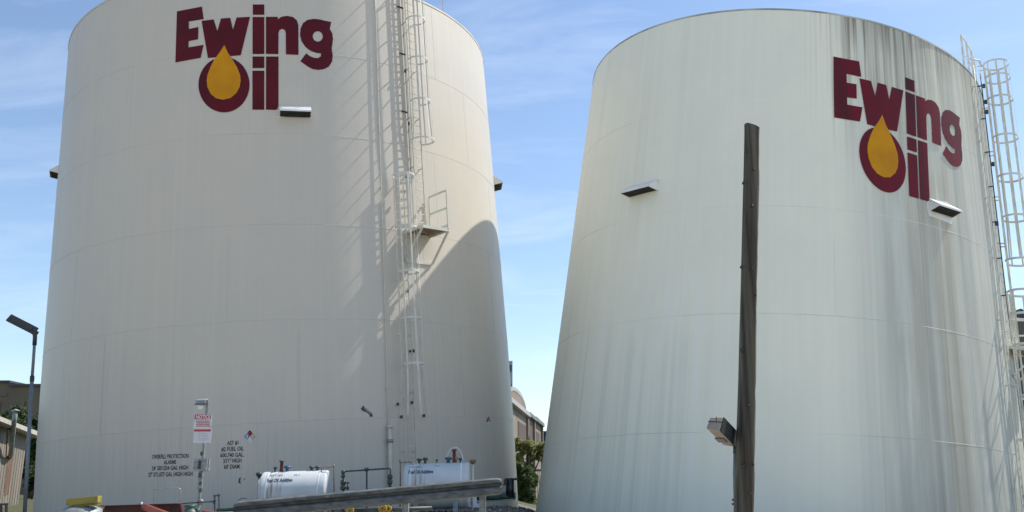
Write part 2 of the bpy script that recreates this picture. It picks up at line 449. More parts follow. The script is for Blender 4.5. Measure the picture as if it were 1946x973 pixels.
def decal_mesh(T, bm, off, name, m, parent, cut=1.0):
    xs = [v.co.x for v in bm.verts]; lo = math.floor(min(xs) / cut) * cut
    x = lo + cut
    while x < max(xs):
        bmesh.ops.bisect_plane(bm, geom=bm.verts[:] + bm.edges[:] + bm.faces[:], plane_co=(x, 0, 0), plane_no=(1, 0, 0))
        x += cut
    og = Vector(ORG[parent.name])
    for v in bm.verts:
        v.co = T.P(v.co.x, v.co.y, off) - og
    for f in bm.faces:
        c = f.calc_center_median() + og
        if f.normal.length < 1e-9: f.normal_update()
    bm.normal_update()
    for f in bm.faces:
        if f.normal.dot(Vector((0, 0, CAMZ)) - (f.calc_center_median() + og)) < 0: f.normal_flip()
    me = bpy.data.meshes.new(name); bm.to_mesh(me); bm.free(); me.materials.append(m)
    o = bpy.data.objects.new(name, me); COL.objects.link(o); o.parent = parent; ORG[o.name] = tuple(og)
    return o

def decal(T, loops, off, name, m, parent):
    """loops in (phi, h)"""
    vl = [[Vector((p[0], p[1], 0)) for p in lp] for lp in loops]
    tris = tessellate_polygon(vl); flat = [v for lp in vl for v in lp]
    bm = bmesh.new(); bv = [bm.verts.new(v) for v in flat]
    for t in tris:
        try: bm.faces.new([bv[i] for i in t])
        except ValueError: pass
    return decal_mesh(T, bm, off, name, m, parent)

for key, loops in LG.items():
    dl = [densify(lp) for lp in loops]
    pl = [[TL.hit(*z2p(p)) for p in lp] for lp in dl]
    isd = key == 'drop'
    nm = 'oil_drop_emblem' if isd else 'logo_letter'
    off = .012 if isd else .007
    decal(TL, pl, off + .008, nm, M['orange'] if isd else M['maroon'], tankL)
    decal(TR, [[toR(*p) for p in lp] for lp in pl], off * 1.2 + .010, nm, M['orange'] if isd else M['maroonR'], tankR)

# --- stencilled writing
def text_bm(s, bold=0.0):
    cu = bpy.data.curves.new('text', 'FONT'); cu.body = s; cu.size = 1; cu.resolution_u = 2; cu.offset = bold
    ob = bpy.data.objects.new('text', cu); COL.objects.link(ob)
    dg = bpy.context.evaluated_depsgraph_get(); dg.update()
    me = bpy.data.meshes.new_from_object(ob.evaluated_get(dg))
    bm = bmesh.new(); bm.from_mesh(me)
    bpy.data.objects.remove(ob); bpy.data.curves.remove(cu); bpy.data.meshes.remove(me)
    xs = [v.co.x for v in bm.verts]; x0, x1 = min(xs), max(xs)
    for v in bm.verts: v.co.x = (v.co.x - x0) / (x1 - x0); v.co.y = v.co.y / .72
    return bm
def tank_text(T, s, p0, p1, hpx, m, parent, bold=0.02, name='stencilled_writing'):
    bm = text_bm(s, bold)
    a = T.hit(*p0); b = T.hit(*p1); c = T.hit(p0[0], p0[1] - hpx)
    dh = c[1] - a[1]
    for v in bm.verts:
        x, y = v.co.x, v.co.y
        v.co = (a[0] + (b[0] - a[0]) * x, a[1] + (b[1] - a[1]) * x + dh * y, 0)
    return decal_mesh(T, bm, .008, name, m, parent)
for s, x0, x1, y0, y1 in [("OVERFILL PROTECTION", 287, 357, 872, 870), ("ALARMS", 309, 333, 882.5, 881.5), ("24' 507,024 GAL HIGH", 286, 356, 894, 892), ("27' 571,077 GAL HIGH HIGH", 279, 364, 906, 904)]:
    tank_text(TL, s, (x0, y0), (x1, y1), 8, M['blackpaint'], tankL)
for s, x0, x1, y0, y1 in [("AST #1", 431, 452.5, 846, 844.5), ("#2 FUEL OIL", 419.5, 462.5, 857.5, 856), ("600,740 GAL.", 417.5, 463, 869, 867.5), ("33'1\" HIGH", 423, 458, 880, 878.5), ("60' DIAM.", 424.5, 456, 891, 890)]:
    tank_text(TL, s, (x0, y0), (x1, y1), 8, M['blackpaint'], tankL)

def flat_m(name, col, rough=.5): return pmat(name, col, tuple(c * .88 for c in col), scale=6, rough=rough)
M['nblue'] = flat_m('placard_blue', (0.03, 0.14, 0.33)); M['nred'] = flat_m('placard_red', (0.33, 0.03, 0.05))
M['nyel'] = flat_m('placard_yellow', (0.42, 0.24, 0.04)); M['nwht'] = flat_m('placard_white', (0.62, 0.64, 0.66))
def px_decal(T, pts, off, name, m, parent): return decal(T, [[T.hit(*p) for p in pts]], off, name, m, parent)
def placard(T, c, rx, ry, parent, text=True):
    x, y = c
    q = lambda dx, dy: (x + dx * rx, y + dy * ry)
    base = px_decal(T, [q(0, -1.1), q(1.1, 0), q(0, 1.1), q(-1.1, 0)], .006, 'hazard_placard', M['nwht'], parent)
    for nm, ctr in (('nred', (0, -.5)), ('nblue', (-.5, 0)), ('nyel', (.5, 0)), ('nwht', (0, .5))):
        cx, cy = ctr; e = .47
        px_decal(T, [q(cx, cy - e), q(cx + e, cy), q(cx, cy + e), q(cx - e, cy)], .010, 'placard_quarter', M[nm], base)
    if text:
        for s_, (cx, cy), mm in (('2', (0, -.5), M['maroon']), ('0', (-.5, 0), M['nwht']), ('0', (.5, 0), M['nwht'])):
            bm = text_bm(s_, .03); a = T.hit(*q(cx - .2, cy + .27)); b = T.hit(*q(cx + .2, cy + .25)); cc = T.hit(*q(cx - .2, cy - .27))
            for v in bm.verts:
                v.co = (a[0] + (b[0] - a[0]) * v.co.x, a[1] + (b[1] - a[1]) * v.co.x + (cc[1] - a[1]) * v.co.y, 0)
            decal_mesh(T, bm, .014, 'placard_digit', mm, base)
placard(TL, (474.5, 829.5), 11.5, 13.5, tankL)
placard(TL, (929.5, 799), 4.2, 8.5, tankL, False)
# arrow mark near the seam and a scuff mark
def sub_line(a, b, w):
    dx_, dy_ = b[0] - a[0], b[1] - a[1]; L = math.hypot(dx_, dy_); nx, ny = -dy_ / L * w / 2, dx_ / L * w / 2
    return [(a[0] + nx, a[1] + ny), (b[0] + nx, b[1] + ny), (b[0] - nx, b[1] - ny), (a[0] - nx, a[1] - ny)]
px_decal(TL, sub_line((690, 776), (706, 789), 2.2), .007, 'painted_arrow', M['blackpaint'], tankL)
px_decal(TL, sub_line((692, 774), (708, 787), 1.0), .009, 'painted_arrow', M['blackpaint'], tankL)
px_decal(TL, [(709.5, 792), (702, 791), (706.5, 785)], .010, 'painted_arrow', M['blackpaint'], tankL)
px_decal(TL, [(686, 777), (691, 770), (693, 778), (697, 783), (690, 781)], .011, 'painted_arrow', M['blackpaint'], tankL)
px_decal(TL, [(452, 917), (453, 909), (457, 907), (455, 914), (457, 919)], .007, 'scuff_mark', M['blackpaint'], tankL)
px_decal(TL, [(462.5, 910), (465, 909), (465, 911), (463, 912)], .007, 'scuff_mark', M['blackpaint'], tankL)

# --- vents
M['venthood'] = pmat('vent_hood_white', (0.80, 0.80, 0.76), (0.70, 0.70, 0.66), scale=2, rough=.4)
def vent(T, phi, h, parent, w=1.05, m=None, k_=1.0, mz=-.09):
    s = T.sc * k_; er, et, a = T.er(phi), T.et(phi), T.a
    c = T.P(phi, h)
    p = lambda t, r, z: c + et * (t * s) + er * (r * s) + a * (z * s)
    hw = w / 2; ti = .045
    back = -T.R * (1 - cos(hw * s / T.R)) / s - .03   # reach the curved wall
    hood = MB()
    # sloping top plate
    hood.hexa([p(-hw, back, .32), p(hw, back, .32), p(hw, .36, .03), p(-hw, .36, .03), p(-hw, back, .345), p(hw, back, .345), p(hw, .375, .045), p(-hw, .375, .045)])
    hood.bar(p(-hw, .367, .015), p(hw, .367, .015), .06 * s, .018 * s, side=a)
    # sides
    for sg in (-1, 1):
        x0, x1 = sorted((sg * hw, sg * (hw - .02)))
        pr = [(back, .318), (.36, .028), (.35, -.012), (back, mz - .01)]
        hood.add([p(x0, *q) for q in pr] + [p(x1, *q) for q in pr], [(0, 1, 2, 3), (7, 6, 5, 4), (0, 4, 5, 1), (1, 5, 6, 2), (2, 6, 7, 3), (3, 7, 4, 0)])
    v = hood.build('vent_hood', m or M['venthood'], parent)
    # dark louvred mouth between the side plates
    MB().hexa([p(-hw + .025, back, mz), p(hw - .025, back, mz), p(hw - .025, .34, -.005), p(-hw + .025, .34, -.005),
               p(-hw + .025, back, .0), p(hw - .025, back, .0), p(hw - .025, .34, .02), p(-hw + .025, .34, .02)]).build('vent_mouth', M['louvre'], v)
    for k in range(4):
        r0 = .06 + .22 * k / 3; z0 = mz + (.062 * k / 3 if mz < -.05 else 0)
        MB().bar(p(-hw + .03, r0, z0), p(hw - .03, r0, z0), .03 * s, .012 * s, side=a).build('louvre_slat', M['black'], v)
    # curb frame against the shell
    MB().bar(p(-hw - .03, .02 + back, mz), p(hw + .03, .02 + back, mz), .03 * s, .04 * s).build('vent_curb', m or M['venthood'], v)
    return v
for (x, y, ph_) in ((561, 218, None), (112, 317, -79.5), (944, 345, 80.5)):
    ph, h = TL.hit(x, y)
    if ph_ is not None: ph = ph_
    vent(TL, ph, h, tankL, k_=.8 if x < 200 else 1.0)
for (x, y) in ((1222, 368), (1789, 402)):
    ph, h = TR.hit(x, y); vent(TR, ph, h, tankR, 1.0, None, 1.4 if x < 1500 else 1.1, .0 if x < 1500 else -.09)
# patch plate behind the right tank's second vent
p0 = [(1762, 376), (1800, 384), (1812, 398), (1809, 427), (1795, 421), (1765, 410), (1760, 392)]
px_decal(TR, p0, .006, 'mounting_plate', M['venthood'], tankR)

# --- ladders
def ladder(T, phi, h0, h1, parent, m, stand=.2, hw=.2, rung=.305, rr=.013, grow=1.0):
    s = T.sc; et = T.et(phi); er = T.er(phi)
    L = lambda t, r, h: T.P(phi, h, r * s) + et * (t * s)
    q = MB(); n = 10
    for sg in (-1, 1):
        pts = [L(sg * hw, stand, h0 + (h1 - h0) * k / n) for k in range(n + 1)]
        for i in range(n): q.bar(pts[i], pts[i + 1], .055 * s, .014 * s, side=er)
    ld = q.build('ladder', m, parent)
    hh = h0 + .01
    step = rung * s / T.R
    while hh < h1:
        MB().tube([L(-hw, stand, hh), L(hw, stand, hh)], rr * s, 6).build('rung', m, ld)
        hh += step
    # wall brackets
    k = h0 + .06
    while k < min(h1, 1.9):
        for sg in (-1, 1):
            MB().bar(L(sg * hw, 0 - .02, k), L(sg * hw, stand, k), .05 * s, .012 * s, side=T.a).build('wall_bracket', m, ld)
        k += 1.9 * s / T.R
    return ld
def cage(T, phi, hoops, bars, hb0, hb1, parent, m, stand=.2, R=.36, flare=0.0, hw=.2, hoopw=.06, barw=.056):
    """hoops: heights; bars: angles round the hoop (0 = outward)"""
    s = T.sc; et = T.et(phi); er = T.er(phi)
    def pt(h, a, rad):
        # circle whose back touches the ladder stiles
        cr_ = stand + R * .92
        return T.P(phi, h, 0) + er * ((cr_ + rad * cos(a)) * s) + et * (rad * sin(a) * s)
    cg = None
    A = pi - math.asin(min(hw / R, .95))
    def radius(h):
        if flare and h < hb0 + .16: return R + flare * (1 - (h - hb0) / .16)
        return R
    main = MB(); first = True
    for ba in bars:
        n = 14
        hs_ = [hb0 + (hb1 - hb0) * k / n for k in range(n + 1)]
        pts = [pt(h, radians(ba), radius(h)) for h in hs_]
        tdir = er * -sin(radians(ba)) + et * cos(radians(ba))
        q = MB()
        for i in range(n): q.bar(pts[i], pts[i + 1], barw * s, .010 * s, side=tdir)
        if first: cg = q.build('safety_cage', m, parent); first = False
        else: q.build('cage_bar', m, cg)
    for h in hoops:
        rad = radius(h); n = 26
        pts = [pt(h, -A + 2 * A * k / n, rad) for k in range(n + 1)]
        pts = [T.P(phi, h, stand * s) - et * (hw * s)] + pts + [T.P(phi, h, stand * s) + et * (hw * s)]
        q = MB()
        for i in range(len(pts) - 1): q.bar(pts[i], pts[i + 1], hoopw * s, .012 * s, side=T.a)
        q.build('cage_hoop', m, cg)
    return cg
sc_m = M['steelcream']
PU, PLO = 29.9, 24.4
upH = [TL.hit(x, y, .2)[1] for x, y in ((770, 42), (775, 118), (779, 196), (781, 270))]
ladder(TL, PU, TL.hit(790, 442, .2)[1], HL[0] + .12, tankL, sc_m, hw=.19)
cage(TL, PU, [HL[0] + .11, HL[0] + .02] + upH, [-125, -85, -45, 0, 45, 85, 125], upH[-1], HL[0] + .12, tankL, sc_m, flare=.07, R=.355, hw=.19)
loH = [TL.hit(x, y, .2)[1] for x, y in ((752, 338), (755, 437), (757, 520), (759, 608), (761, 694))]
lo_bot = TL.hit(765, 790, .2)[1]
ladder(TL, PLO, TL.hit(778, 880, .2)[1] - .02, loH[0] + .002, tankL, sc_m, hw=.19)
cage(TL, PLO, loH, [-118, -60, -8, 45, 100], lo_bot, loH[0], tankL, sc_m, flare=.10, R=.37, hw=.19)

def platform(T, phiA, phiB, h, parent, m, depth=1.05, ht=1.42):
    s = T.sc
    er = T.er((phiA + phiB) / 2); et = T.et((phiA + phiB) / 2); a = T.a
    pts = {}
    A = T.P(phiA, h); B = T.P(phiB, h)
    q = MB()
    a_in, b_in = A - er * .05, B - er * .05; a_out, b_out = T.P(phiA, h) + er * depth * s, T.P(phiB, h) + er * depth * s
    mid = (a_out.dot(er) + b_out.dot(er)) / 2
    a_out += er * (mid - a_out.dot(er)); b_out += er * (mid - b_out.dot(er))
    t = a * .02 * s
    pf = MB().hexa([a_in, b_in, b_out, a_out, a_in + t, b_in + t, b_out + t, a_out + t]).build('platform', M['rust'] if False else m, parent)
    MB().hexa([p - a * .012 * s for p in (a_in, b_in, b_out - er * .05, a_out - er * .05)] + [p - a * .004 * s for p in (a_in, b_in, b_out - er * .05, a_out - er * .05)]).build('platform_underside', M['rust'], pf)
    for e0, e1 in ((a_in, a_out), (b_in, b_out), (a_out, b_out)):
        MB().bar(e0 - a * .03 * s, e1 - a * .03 * s, .11 * s, .03 * s, side=a).build('edge_channel', m, pf)
    up = a * ht * s
    posts = [b_out, b_in + er * (.12 * s), a_out + (b_out - a_out) * .5]
    for e in posts[:2]:
        MB().bar(e, e + up, .055 * s, .055 * s, side=er).build('guard_post', m, pf)
    for f_ in (1.0, .55):
        MB().bar(b_out + up * f_, b_in + er * (.12 * s) + up * f_, .055 * s, .045 * s, side=a).build('guard_rail', m, pf)
    MB().bar(b_out + up * .1, b_in + er * (.12 * s) + up * .1, .10 * s, .01 * s, side=a).build('toe_board', m, pf)
    # braces back to the shell
    feet = []
    for ph, e in ((phiA, a_out), (phiB, b_out)):
        ft = T.P(ph, h - 1.05 * s / T.R, .04); feet.append(ft)
        MB().bar(e - a * .05 * s, ft, .06 * s, .06 * s, side=et).build('brace', m, pf)
    MB().bar(feet[0], feet[1], .08 * s, .04 * s, side=a).build('brace_tie', m, pf)
    return pf
hp = TL.hit(790, 444)[1]
platform(TL, 26.0, 33.2, hp, tankL, sc_m)

def wall_pipe(T, phi, h0, h1, parent, m, off=.06, r=.02, nb=4, name='conduit', bm_=None):
    pts = [T.P(phi if not isinstance(phi, tuple) else phi[0] + (phi[1] - phi[0]) * k / 12, h0 + (h1 - h0) * k / 12, off) for k in range(13)]
    o = MB().tube(pts, r, 7).build(name, m, parent)
    for k in range(nb):
        f = (k + .6) / nb; h = h0 + (h1 - h0) * f; ph = phi if not isinstance(phi, tuple) else phi[0] + (phi[1] - phi[0]) * f
        MB().bar(T.P(ph, h, -.01), T.P(ph, h, off), .03, .05, side=T.a).build('pipe_clamp', bm_ or m, o)
    return o
wall_pipe(TL, (19.9, 21.1), .17, HL[0], tankL, sc_m, .06, .014, 7)
# pair of cables beside the upper ladder with black stand off brackets
co = wall_pipe(TL, 27.9, TL.hit(776, 345)[1], HL[0], tankL, M['darkmetal'], .17, .012, 0, 'cable')
wall_pipe(TL, 28.25, TL.hit(776, 345)[1], HL[0], tankL, sc_m, .17, .014, 0)
for (xa, ya, xb, yb) in ((755, 12, 766, 16), (759, 101, 770, 104), (763, 211, 774, 214), (770, 337, 780, 339)):
    pa, ha = TL.hit(xa, ya, .1); pb, hb = TL.hit(xb, yb, .17)
    MB().bar(TL.P(pa, ha, .1), TL.P(pb, hb, .17), .05, .035, side=TL.a).build('cable_bracket', M['black'], co)
for (x, y) in ((770, 135), (777, 235), (768, 365), (776, 553)):
    ph, h = TL.hit(x, y, .17)
    MB().box(TL.P(ph, h, .17), (.06, .06, .11)).build('cable_clip', M['black'], co)
# thick riser pipe low on the shell
ph0, h0 = TL.hit(744, 930, .1); ph1, h1 = TL.hit(741, 812, .1)
pp = wall_pipe(TL, (ph0, ph1), h0 - .02, h1, tankL, sc_m, .14, .065, 1, 'riser_pipe')
MB().lathe(TL.P(ph1, h1, .14), [(.0, -.02), (.085, -.02), (.095, .02), (.095, .06), (0, .06)], 12, TL.a).build('riser_cap', sc_m, pp)
ph_, h_ = TL.hit(742, 838, .1)
MB().lathe(TL.P(ph_, h_, .14), [(.07, -.05), (.10, -.05), (.10, .05), (.07, .05)], 12, TL.a).build('pipe_collar', M['galv'], pp)
# little clips left on the shell by the lower ladder
for (x, y) in ((763, 792), (806, 790), (779, 668), (785, 667), (783, 765), (756, 768)):
    ph, h = TL.hit(x, y)
    MB().box(TL.P(ph, h, .03), (.07, .06, .09)).build('bracket_stub', M['black'] if y > 660 else sc_m, tankL)
# roof edge guard rail on the cream tank
def roof_rail(T, H0, phis, parent, m, ht=1.1, toward=None, name='roof_guard_rail'):
    s = T.sc; hs_ = H0 + ht * s / T.R
    tops = [T.P(p, T.seam(p, hs_), -.12) for p in phis]; bots = [T.P(p, T.seam(p, H0), -.12) for p in phis]
    mids = [(a_ + b_) / 2 for a_, b_ in zip(tops, bots)]
    q = MB()
    for i in range(len(phis) - 1): q.bar(tops[i], tops[i + 1], .055 * s, .05 * s)
    g = q.build(name, m, parent)
    q = MB()
    for i in range(len(phis) - 1): q.bar(mids[i], mids[i + 1], .045 * s, .04 * s)
    q.build('mid_rail', m, g)
    for a_, b_ in zip(tops, bots): MB().bar(b_ - T.a * .05, a_, .055 * s, .055 * s).build('guard_post', m, g)
    return g
ph_, _ = TL.hit(848, 34)
roof_rail(TL, HL[0], [ph_, ph_ + .01], tankL, sc_m, 1.3)
roof_rail(TL, HL[0], [31.6, 34, 37, ph_ - 1.0], tankL, sc_m, 1.1) if False else None

# --- the weathered tank's ladders at its right edge
sw = M['steelwhite']
def findphi(T, x, y, off):
    return T.hit(x, y, off)
PR_U, PR_L = 72.0, 66.5
def proj(p):
    q = p - Vector((0, 0, CAMZ)); dep = q.y * cos(PITCH) + q.z * sin(PITCH); up = -q.y * sin(PITCH) + q.z * cos(PITCH)
    return CXP + FPX * q.x / dep, CYP - FPX * up / dep
def h_for(T, phi, off, y):
    lo, hi = -.5, 2.6
    for _ in range(40):
        m_ = (lo + hi) / 2
        if proj(T.P(phi, m_, off))[1] > y: lo = m_
        else: hi = m_
    return lo
hR = [h_for(TR, PR_U, .7, y) for y in (122, 148, 189, 262, 337, 414, 497)]
ladder(TR, PR_U, h_for(TR, PR_U, .7, 680), hR[0], tankR, sw, hw=.2, stand=.22)
cage(TR, PR_U, hR, [-125, -85, -45, 0, 45, 85, 125], hR[-1], hR[0], tankR, sw, flare=.08, R=.46, stand=.22, hoopw=.08, barw=.06)
hRl = [h_for(TR, PR_L, .7, y) for y in (556, 600, 658, 755, 852, 930)]
ladder(TR, PR_L, -.25, hRl[0], tankR, sw, hw=.2, stand=.22)
cage(TR, PR_L, hRl, [-118, -60, -8, 45, 100], h_for(TR, PR_L, .7, 1000), hRl[0], tankR, sw, R=.52, stand=.22, hoopw=.085, barw=.07)
platform(TR, 68.5, 77.5, h_for(TR, PR_U, .7, 664), tankR, sw, depth=1.1, ht=1.3)
wall_pipe(TR, (60.5, 61.5), -.25, 1.80, tankR, sw, .10, .022, 8)
wall_pipe(TR, (66.3, 66.6), .7, 1.80, tankR, M['darkmetal'], .14, .020, 7, 'cable')
for (x, y) in ((1879, 175), (1883, 205), (1884, 224), (1886, 312), (1893, 425)):
    ph, h = TR.hit(x, y, .1)
    MB().box(TR.P(min(ph, 72), h, .12), (.09, .08, .15)).build('cable_clip', M['darkmetal'], tankR)
ph_ = 62.0
# roof rail: end posts at (1838, 72)-(1842, 140) and on towards the ladder
pA = TR.hit(1841, 143)[0]
gr = roof_rail(TR, HR[0] - .0, [pA, pA + 4, pA + 9, pA + 13], tankR, sw, 1.75)
MB().tube([TR.P(pA + 5, 1.86, -.1), TR.P(pA + 9, 1.875, .12), TR.P(pA + 10, 1.85, .16)], .035, 8).build('roof_vent_pipe', sw, gr)
#PART2
# ------------------------------------------------------------------ ground
def grid_ground():
    xs = sorted(set([-900, -500, -300, -200, -130, -90] + list(range(-60, 61, 3)) + [90, 130, 200, 300, 500, 900] + [-1, 0, 1, 2]))
    ys = sorted(set([-300, -120, -60, -30, -15, 0, 6, 10] + list(range(12, 64, 2)) + list(range(66, 130, 8)) + [150, 200, 300, 500, 900, 1500, 2500]))
    vs = [(x, y, ground_z(x, y) + (.03 * noise.noise(Vector((x * .3, y * .3, 0))) if abs(x) < 60 and 0 < y < 70 else 0)) for y in ys for x in xs]
    n = len(xs)
    fs = [(j * n + i, j * n + i + 1, (j + 1) * n + i + 1, (j + 1) * n + i) for j in range(len(ys) - 1) for i in range(n - 1)]
    return MB().add(vs, fs, True)
def ground_mat():
    m = pmat('gravel_and_grass_ground', (0.17, 0.16, 0.145), (0.07, 0.065, 0.06), scale=9, rough=.95, bump=1.0, bscale=40)
    n, l = nodes_of(m); b = n['Principled BSDF']
    src = b.inputs['Base Color'].links[0].from_socket
    t = n.new('ShaderNodeTexCoord'); sp = n.new('ShaderNodeSeparateXYZ'); l.new(t.outputs['Object'], sp.inputs[0])
    nz = n.new('ShaderNodeTexNoise'); nz.inputs['Scale'].default_value = .12; l.new(t.outputs['Object'], nz.inputs['Vector'])
    ng = n.new('ShaderNodeTexNoise'); ng.inputs['Scale'].default_value = 2.5; ng.inputs['Detail'].default_value = 8; l.new(t.outputs['Object'], ng.inputs['Vector'])
    gm = n.new('ShaderNodeMix'); gm.data_type = 'RGBA'; gm.inputs[6].default_value = (.035, .045, .018, 1); gm.inputs[7].default_value = (.10, .10, .045, 1); l.new(ng.outputs['Fac'], gm.inputs[0])
    # grass away from the tank yard
    ax = n.new('ShaderNodeMath'); ax.operation = 'LESS_THAN'; ax.inputs[1].default_value = -13.5; l.new(sp.outputs['X'], ax.inputs[0])
    ay = n.new('ShaderNodeMath'); ay.operation = 'GREATER_THAN'; ay.inputs[1].default_value = 49; l.new(sp.outputs['Y'], ay.inputs[0])
    mxx = n.new('ShaderNodeMath'); mxx.operation = 'MAXIMUM'; l.new(ax.outputs[0], mxx.inputs[0]); l.new(ay.outputs[0], mxx.inputs[1])
    mm = n.new('ShaderNodeMix'); mm.data_type = 'RGBA'; l.new(mxx.outputs[0], mm.inputs[0]); l.new(src, mm.inputs[6]); l.new(gm.outputs[2], mm.inputs[7])
    bounce_lot = ramp_between(n, l, sp.outputs['Y'], 22.6, 23.4)  # unseen pale paving near the camera, added to bounce warm light onto the tanks
    lc = n.new('ShaderNodeMix'); lc.data_type = 'RGBA'; lc.inputs[6].default_value = (.44, .40, .32, 1); lc.inputs[7].default_value = (.37, .335, .27, 1); l.new(ng.outputs['Fac'], lc.inputs[0])
    lm = n.new('ShaderNodeMix'); lm.data_type = 'RGBA'; l.new(bounce_lot, lm.inputs[0]); l.new(lc.outputs[2], lm.inputs[6]); l.new(mm.outputs[2], lm.inputs[7])
    l.new(lm.outputs[2], b.inputs['Base Color'])
    return m
tag(grid_ground().build('ground', ground_mat(), fix=False), kind='structure')
# loose stones beside the cream tank
q = MB()
for _ in range(1500):
    x = random.uniform(-5.5, .9); y = random.uniform(24, 40) ; r = random.uniform(.025, .075)
    c = Vector((x, y, ground_z(x, y) + r * .2))
    d = [Vector((random.uniform(.6, 1.2) * r, 0, 0)), Vector((0, random.uniform(.6, 1.2) * r, 0)), Vector((0, 0, random.uniform(.5, .9) * r))]
    R_ = Matrix.Rotation(random.random() * 6, 3, 'Z')
    p = [c + R_ @ v for v in (d[0], d[1], -d[0], -d[1])]
    q.add(p + [c + d[2], c - d[2]], [(0, 1, 4), (1, 2, 4), (2, 3, 4), (3, 0, 4), (1, 0, 5), (2, 1, 5), (3, 2, 5), (0, 3, 5)])
tag(q.build('gravel', pmat('gravel_stone', (0.26, 0.25, 0.235), (0.06, 0.05, 0.045), scale=3, rough=.9)), kind='stuff')

# ------------------------------------------------------------------ additive tanks behind the guardrail
def additive_tank(label, xl, xr, ytop, y, face_right, dome=True):
    a, b = W(xl, ytop, y), W(xr, ytop, y)
    r = .60; L = b.x - a.x
    zt = (a.z + b.z) / 2; c0 = Vector((a.x, y + .1, zt - r)); ax = Vector((1, 0, math.tan(radians(1.6) if not face_right else radians(1.2)))).normalized()
    t = thing('additive_tank', label, 'tank', (c0.x + L / 2, c0.y, ground_z(c0.x, c0.y)), 'fuel additive tanks behind the guardrail')
    prof = [(0, 0), (r * .6, .002), (r * .93, .012), (r * .985, .035), (r, .07), (r, .16)] + [(r, L * k / 8) for k in range(1, 8)] + [(r, L - .16), (r, L - .07), (r * .985, L - .035), (r * .93, L - .012), (r * .6, L - .002), (0, L)]
    prof = sorted(prof, key=lambda p: p[1])
    MB().lathe(c0, prof, 48, ax).build('tank_body', M['additive'], t)
    body = t
    # strap seams
    for f in (.12, .88):
        MB().lathe(c0 + ax * (L * f), [(r + .002, -.02), (r + .008, 0), (r + .002, .02)], 48, ax).build('end_weld', M['white'], t)
    # saddles and feet
    for f in (.2, .8):
        p = c0 + ax * (L * f)
        MB().hexa([p + Vector((-.06, -.5, -r - .35)), p + Vector((.06, -.5, -r - .35)), p + Vector((.06, .5, -r - .35)), p + Vector((-.06, .5, -r - .35)),
                   p + Vector((-.06, -.42, -r * .6)), p + Vector((.06, -.42, -r * .6)), p + Vector((.06, .42, -r * .6)), p + Vector((-.06, .42, -r * .6))]).build('saddle', M['galv'], t)
    return t, c0, ax, r, L
am = pmat('additive_tank_paint_streaked', (0.53, 0.56, 0.58), (0.44, 0.47, 0.49), scale=1.8, rough=.75)
n_, l_ = nodes_of(am)
src = n_['Principled BSDF'].inputs['Base Color'].links[0].from_socket
t_ = n_.new('ShaderNodeTexCoord'); sp_ = n_.new('ShaderNodeSeparateXYZ'); l_.new(t_.outputs['Object'], sp_.inputs[0])
mp_ = n_.new('ShaderNodeMapping'); mp_.inputs['Scale'].default_value = (16, 3, 1.2); l_.new(t_.outputs['Object'], mp_.inputs[0])
nz_ = n_.new('ShaderNodeTexNoise'); nz_.inputs['Scale'].default_value = 1; nz_.inputs['Detail'].default_value = 7; l_.new(mp_.outputs[0], nz_.inputs['Vector'])
mr_ = n_.new('ShaderNodeMapRange'); mr_.inputs['From Min'].default_value = .5; mr_.inputs['From Max'].default_value = .68; l_.new(nz_.outputs['Fac'], mr_.inputs[0])
rg = ramp_between(n_, l_, sp_.outputs['X'], -1.0, -.62, -.45, -.05)
mu_ = n_.new('ShaderNodeMath'); mu_.operation = 'MULTIPLY'; l_.new(mr_.outputs[0], mu_.inputs[0]); l_.new(rg, mu_.inputs[1])
mx_ = n_.new('ShaderNodeMix'); mx_.data_type = 'RGBA'; l_.new(mu_.outputs[0], mx_.inputs[0]); l_.new(src, mx_.inputs[6]); mx_.inputs[7].default_value = (.25, .23, .20, 1)
l_.new(mx_.outputs[2], n_['Principled BSDF'].inputs['Base Color'])
M['additive'] = am
M['blueknob'] = flat_m('blue_cap', (0.03, 0.09, 0.17), .45)
M['darkred'] = flat_m('dark_red_valve', (0.10, 0.012, 0.012), .5)
M['brass'] = pmat('tarnished_copper_pipe', (0.19, 0.125, 0.085), (0.28, 0.24, 0.19), scale=9, rough=.6, metal=.3)
def fit_cap(c, r, h, m, name, par, prof=None):
    return MB().lathe(c, prof or [(r * .45, 0), (r * .45, h * .5), (r, h * .6), (r, h * .85), (r * .6, h), (0, h)], 14).build(name, m, par)
def at_tank(tk, px, extra=0.0):
    t, c0, ax, r, L = tk
    x = W(px, 890, c0.y - .3).x
    f = (x - c0.x) / L
    return c0 + ax * (f * L) + Vector((0, -.02, r - .01 + extra))
tkA = additive_tank('white additive tank with brown streaks down its left end, left of the other one', 500, 627, 897, 25.6, False)
tkB = additive_tank('cleaner white additive tank under the caged ladder, right of the streaked one', 769, 893, 881, 25.6, True)
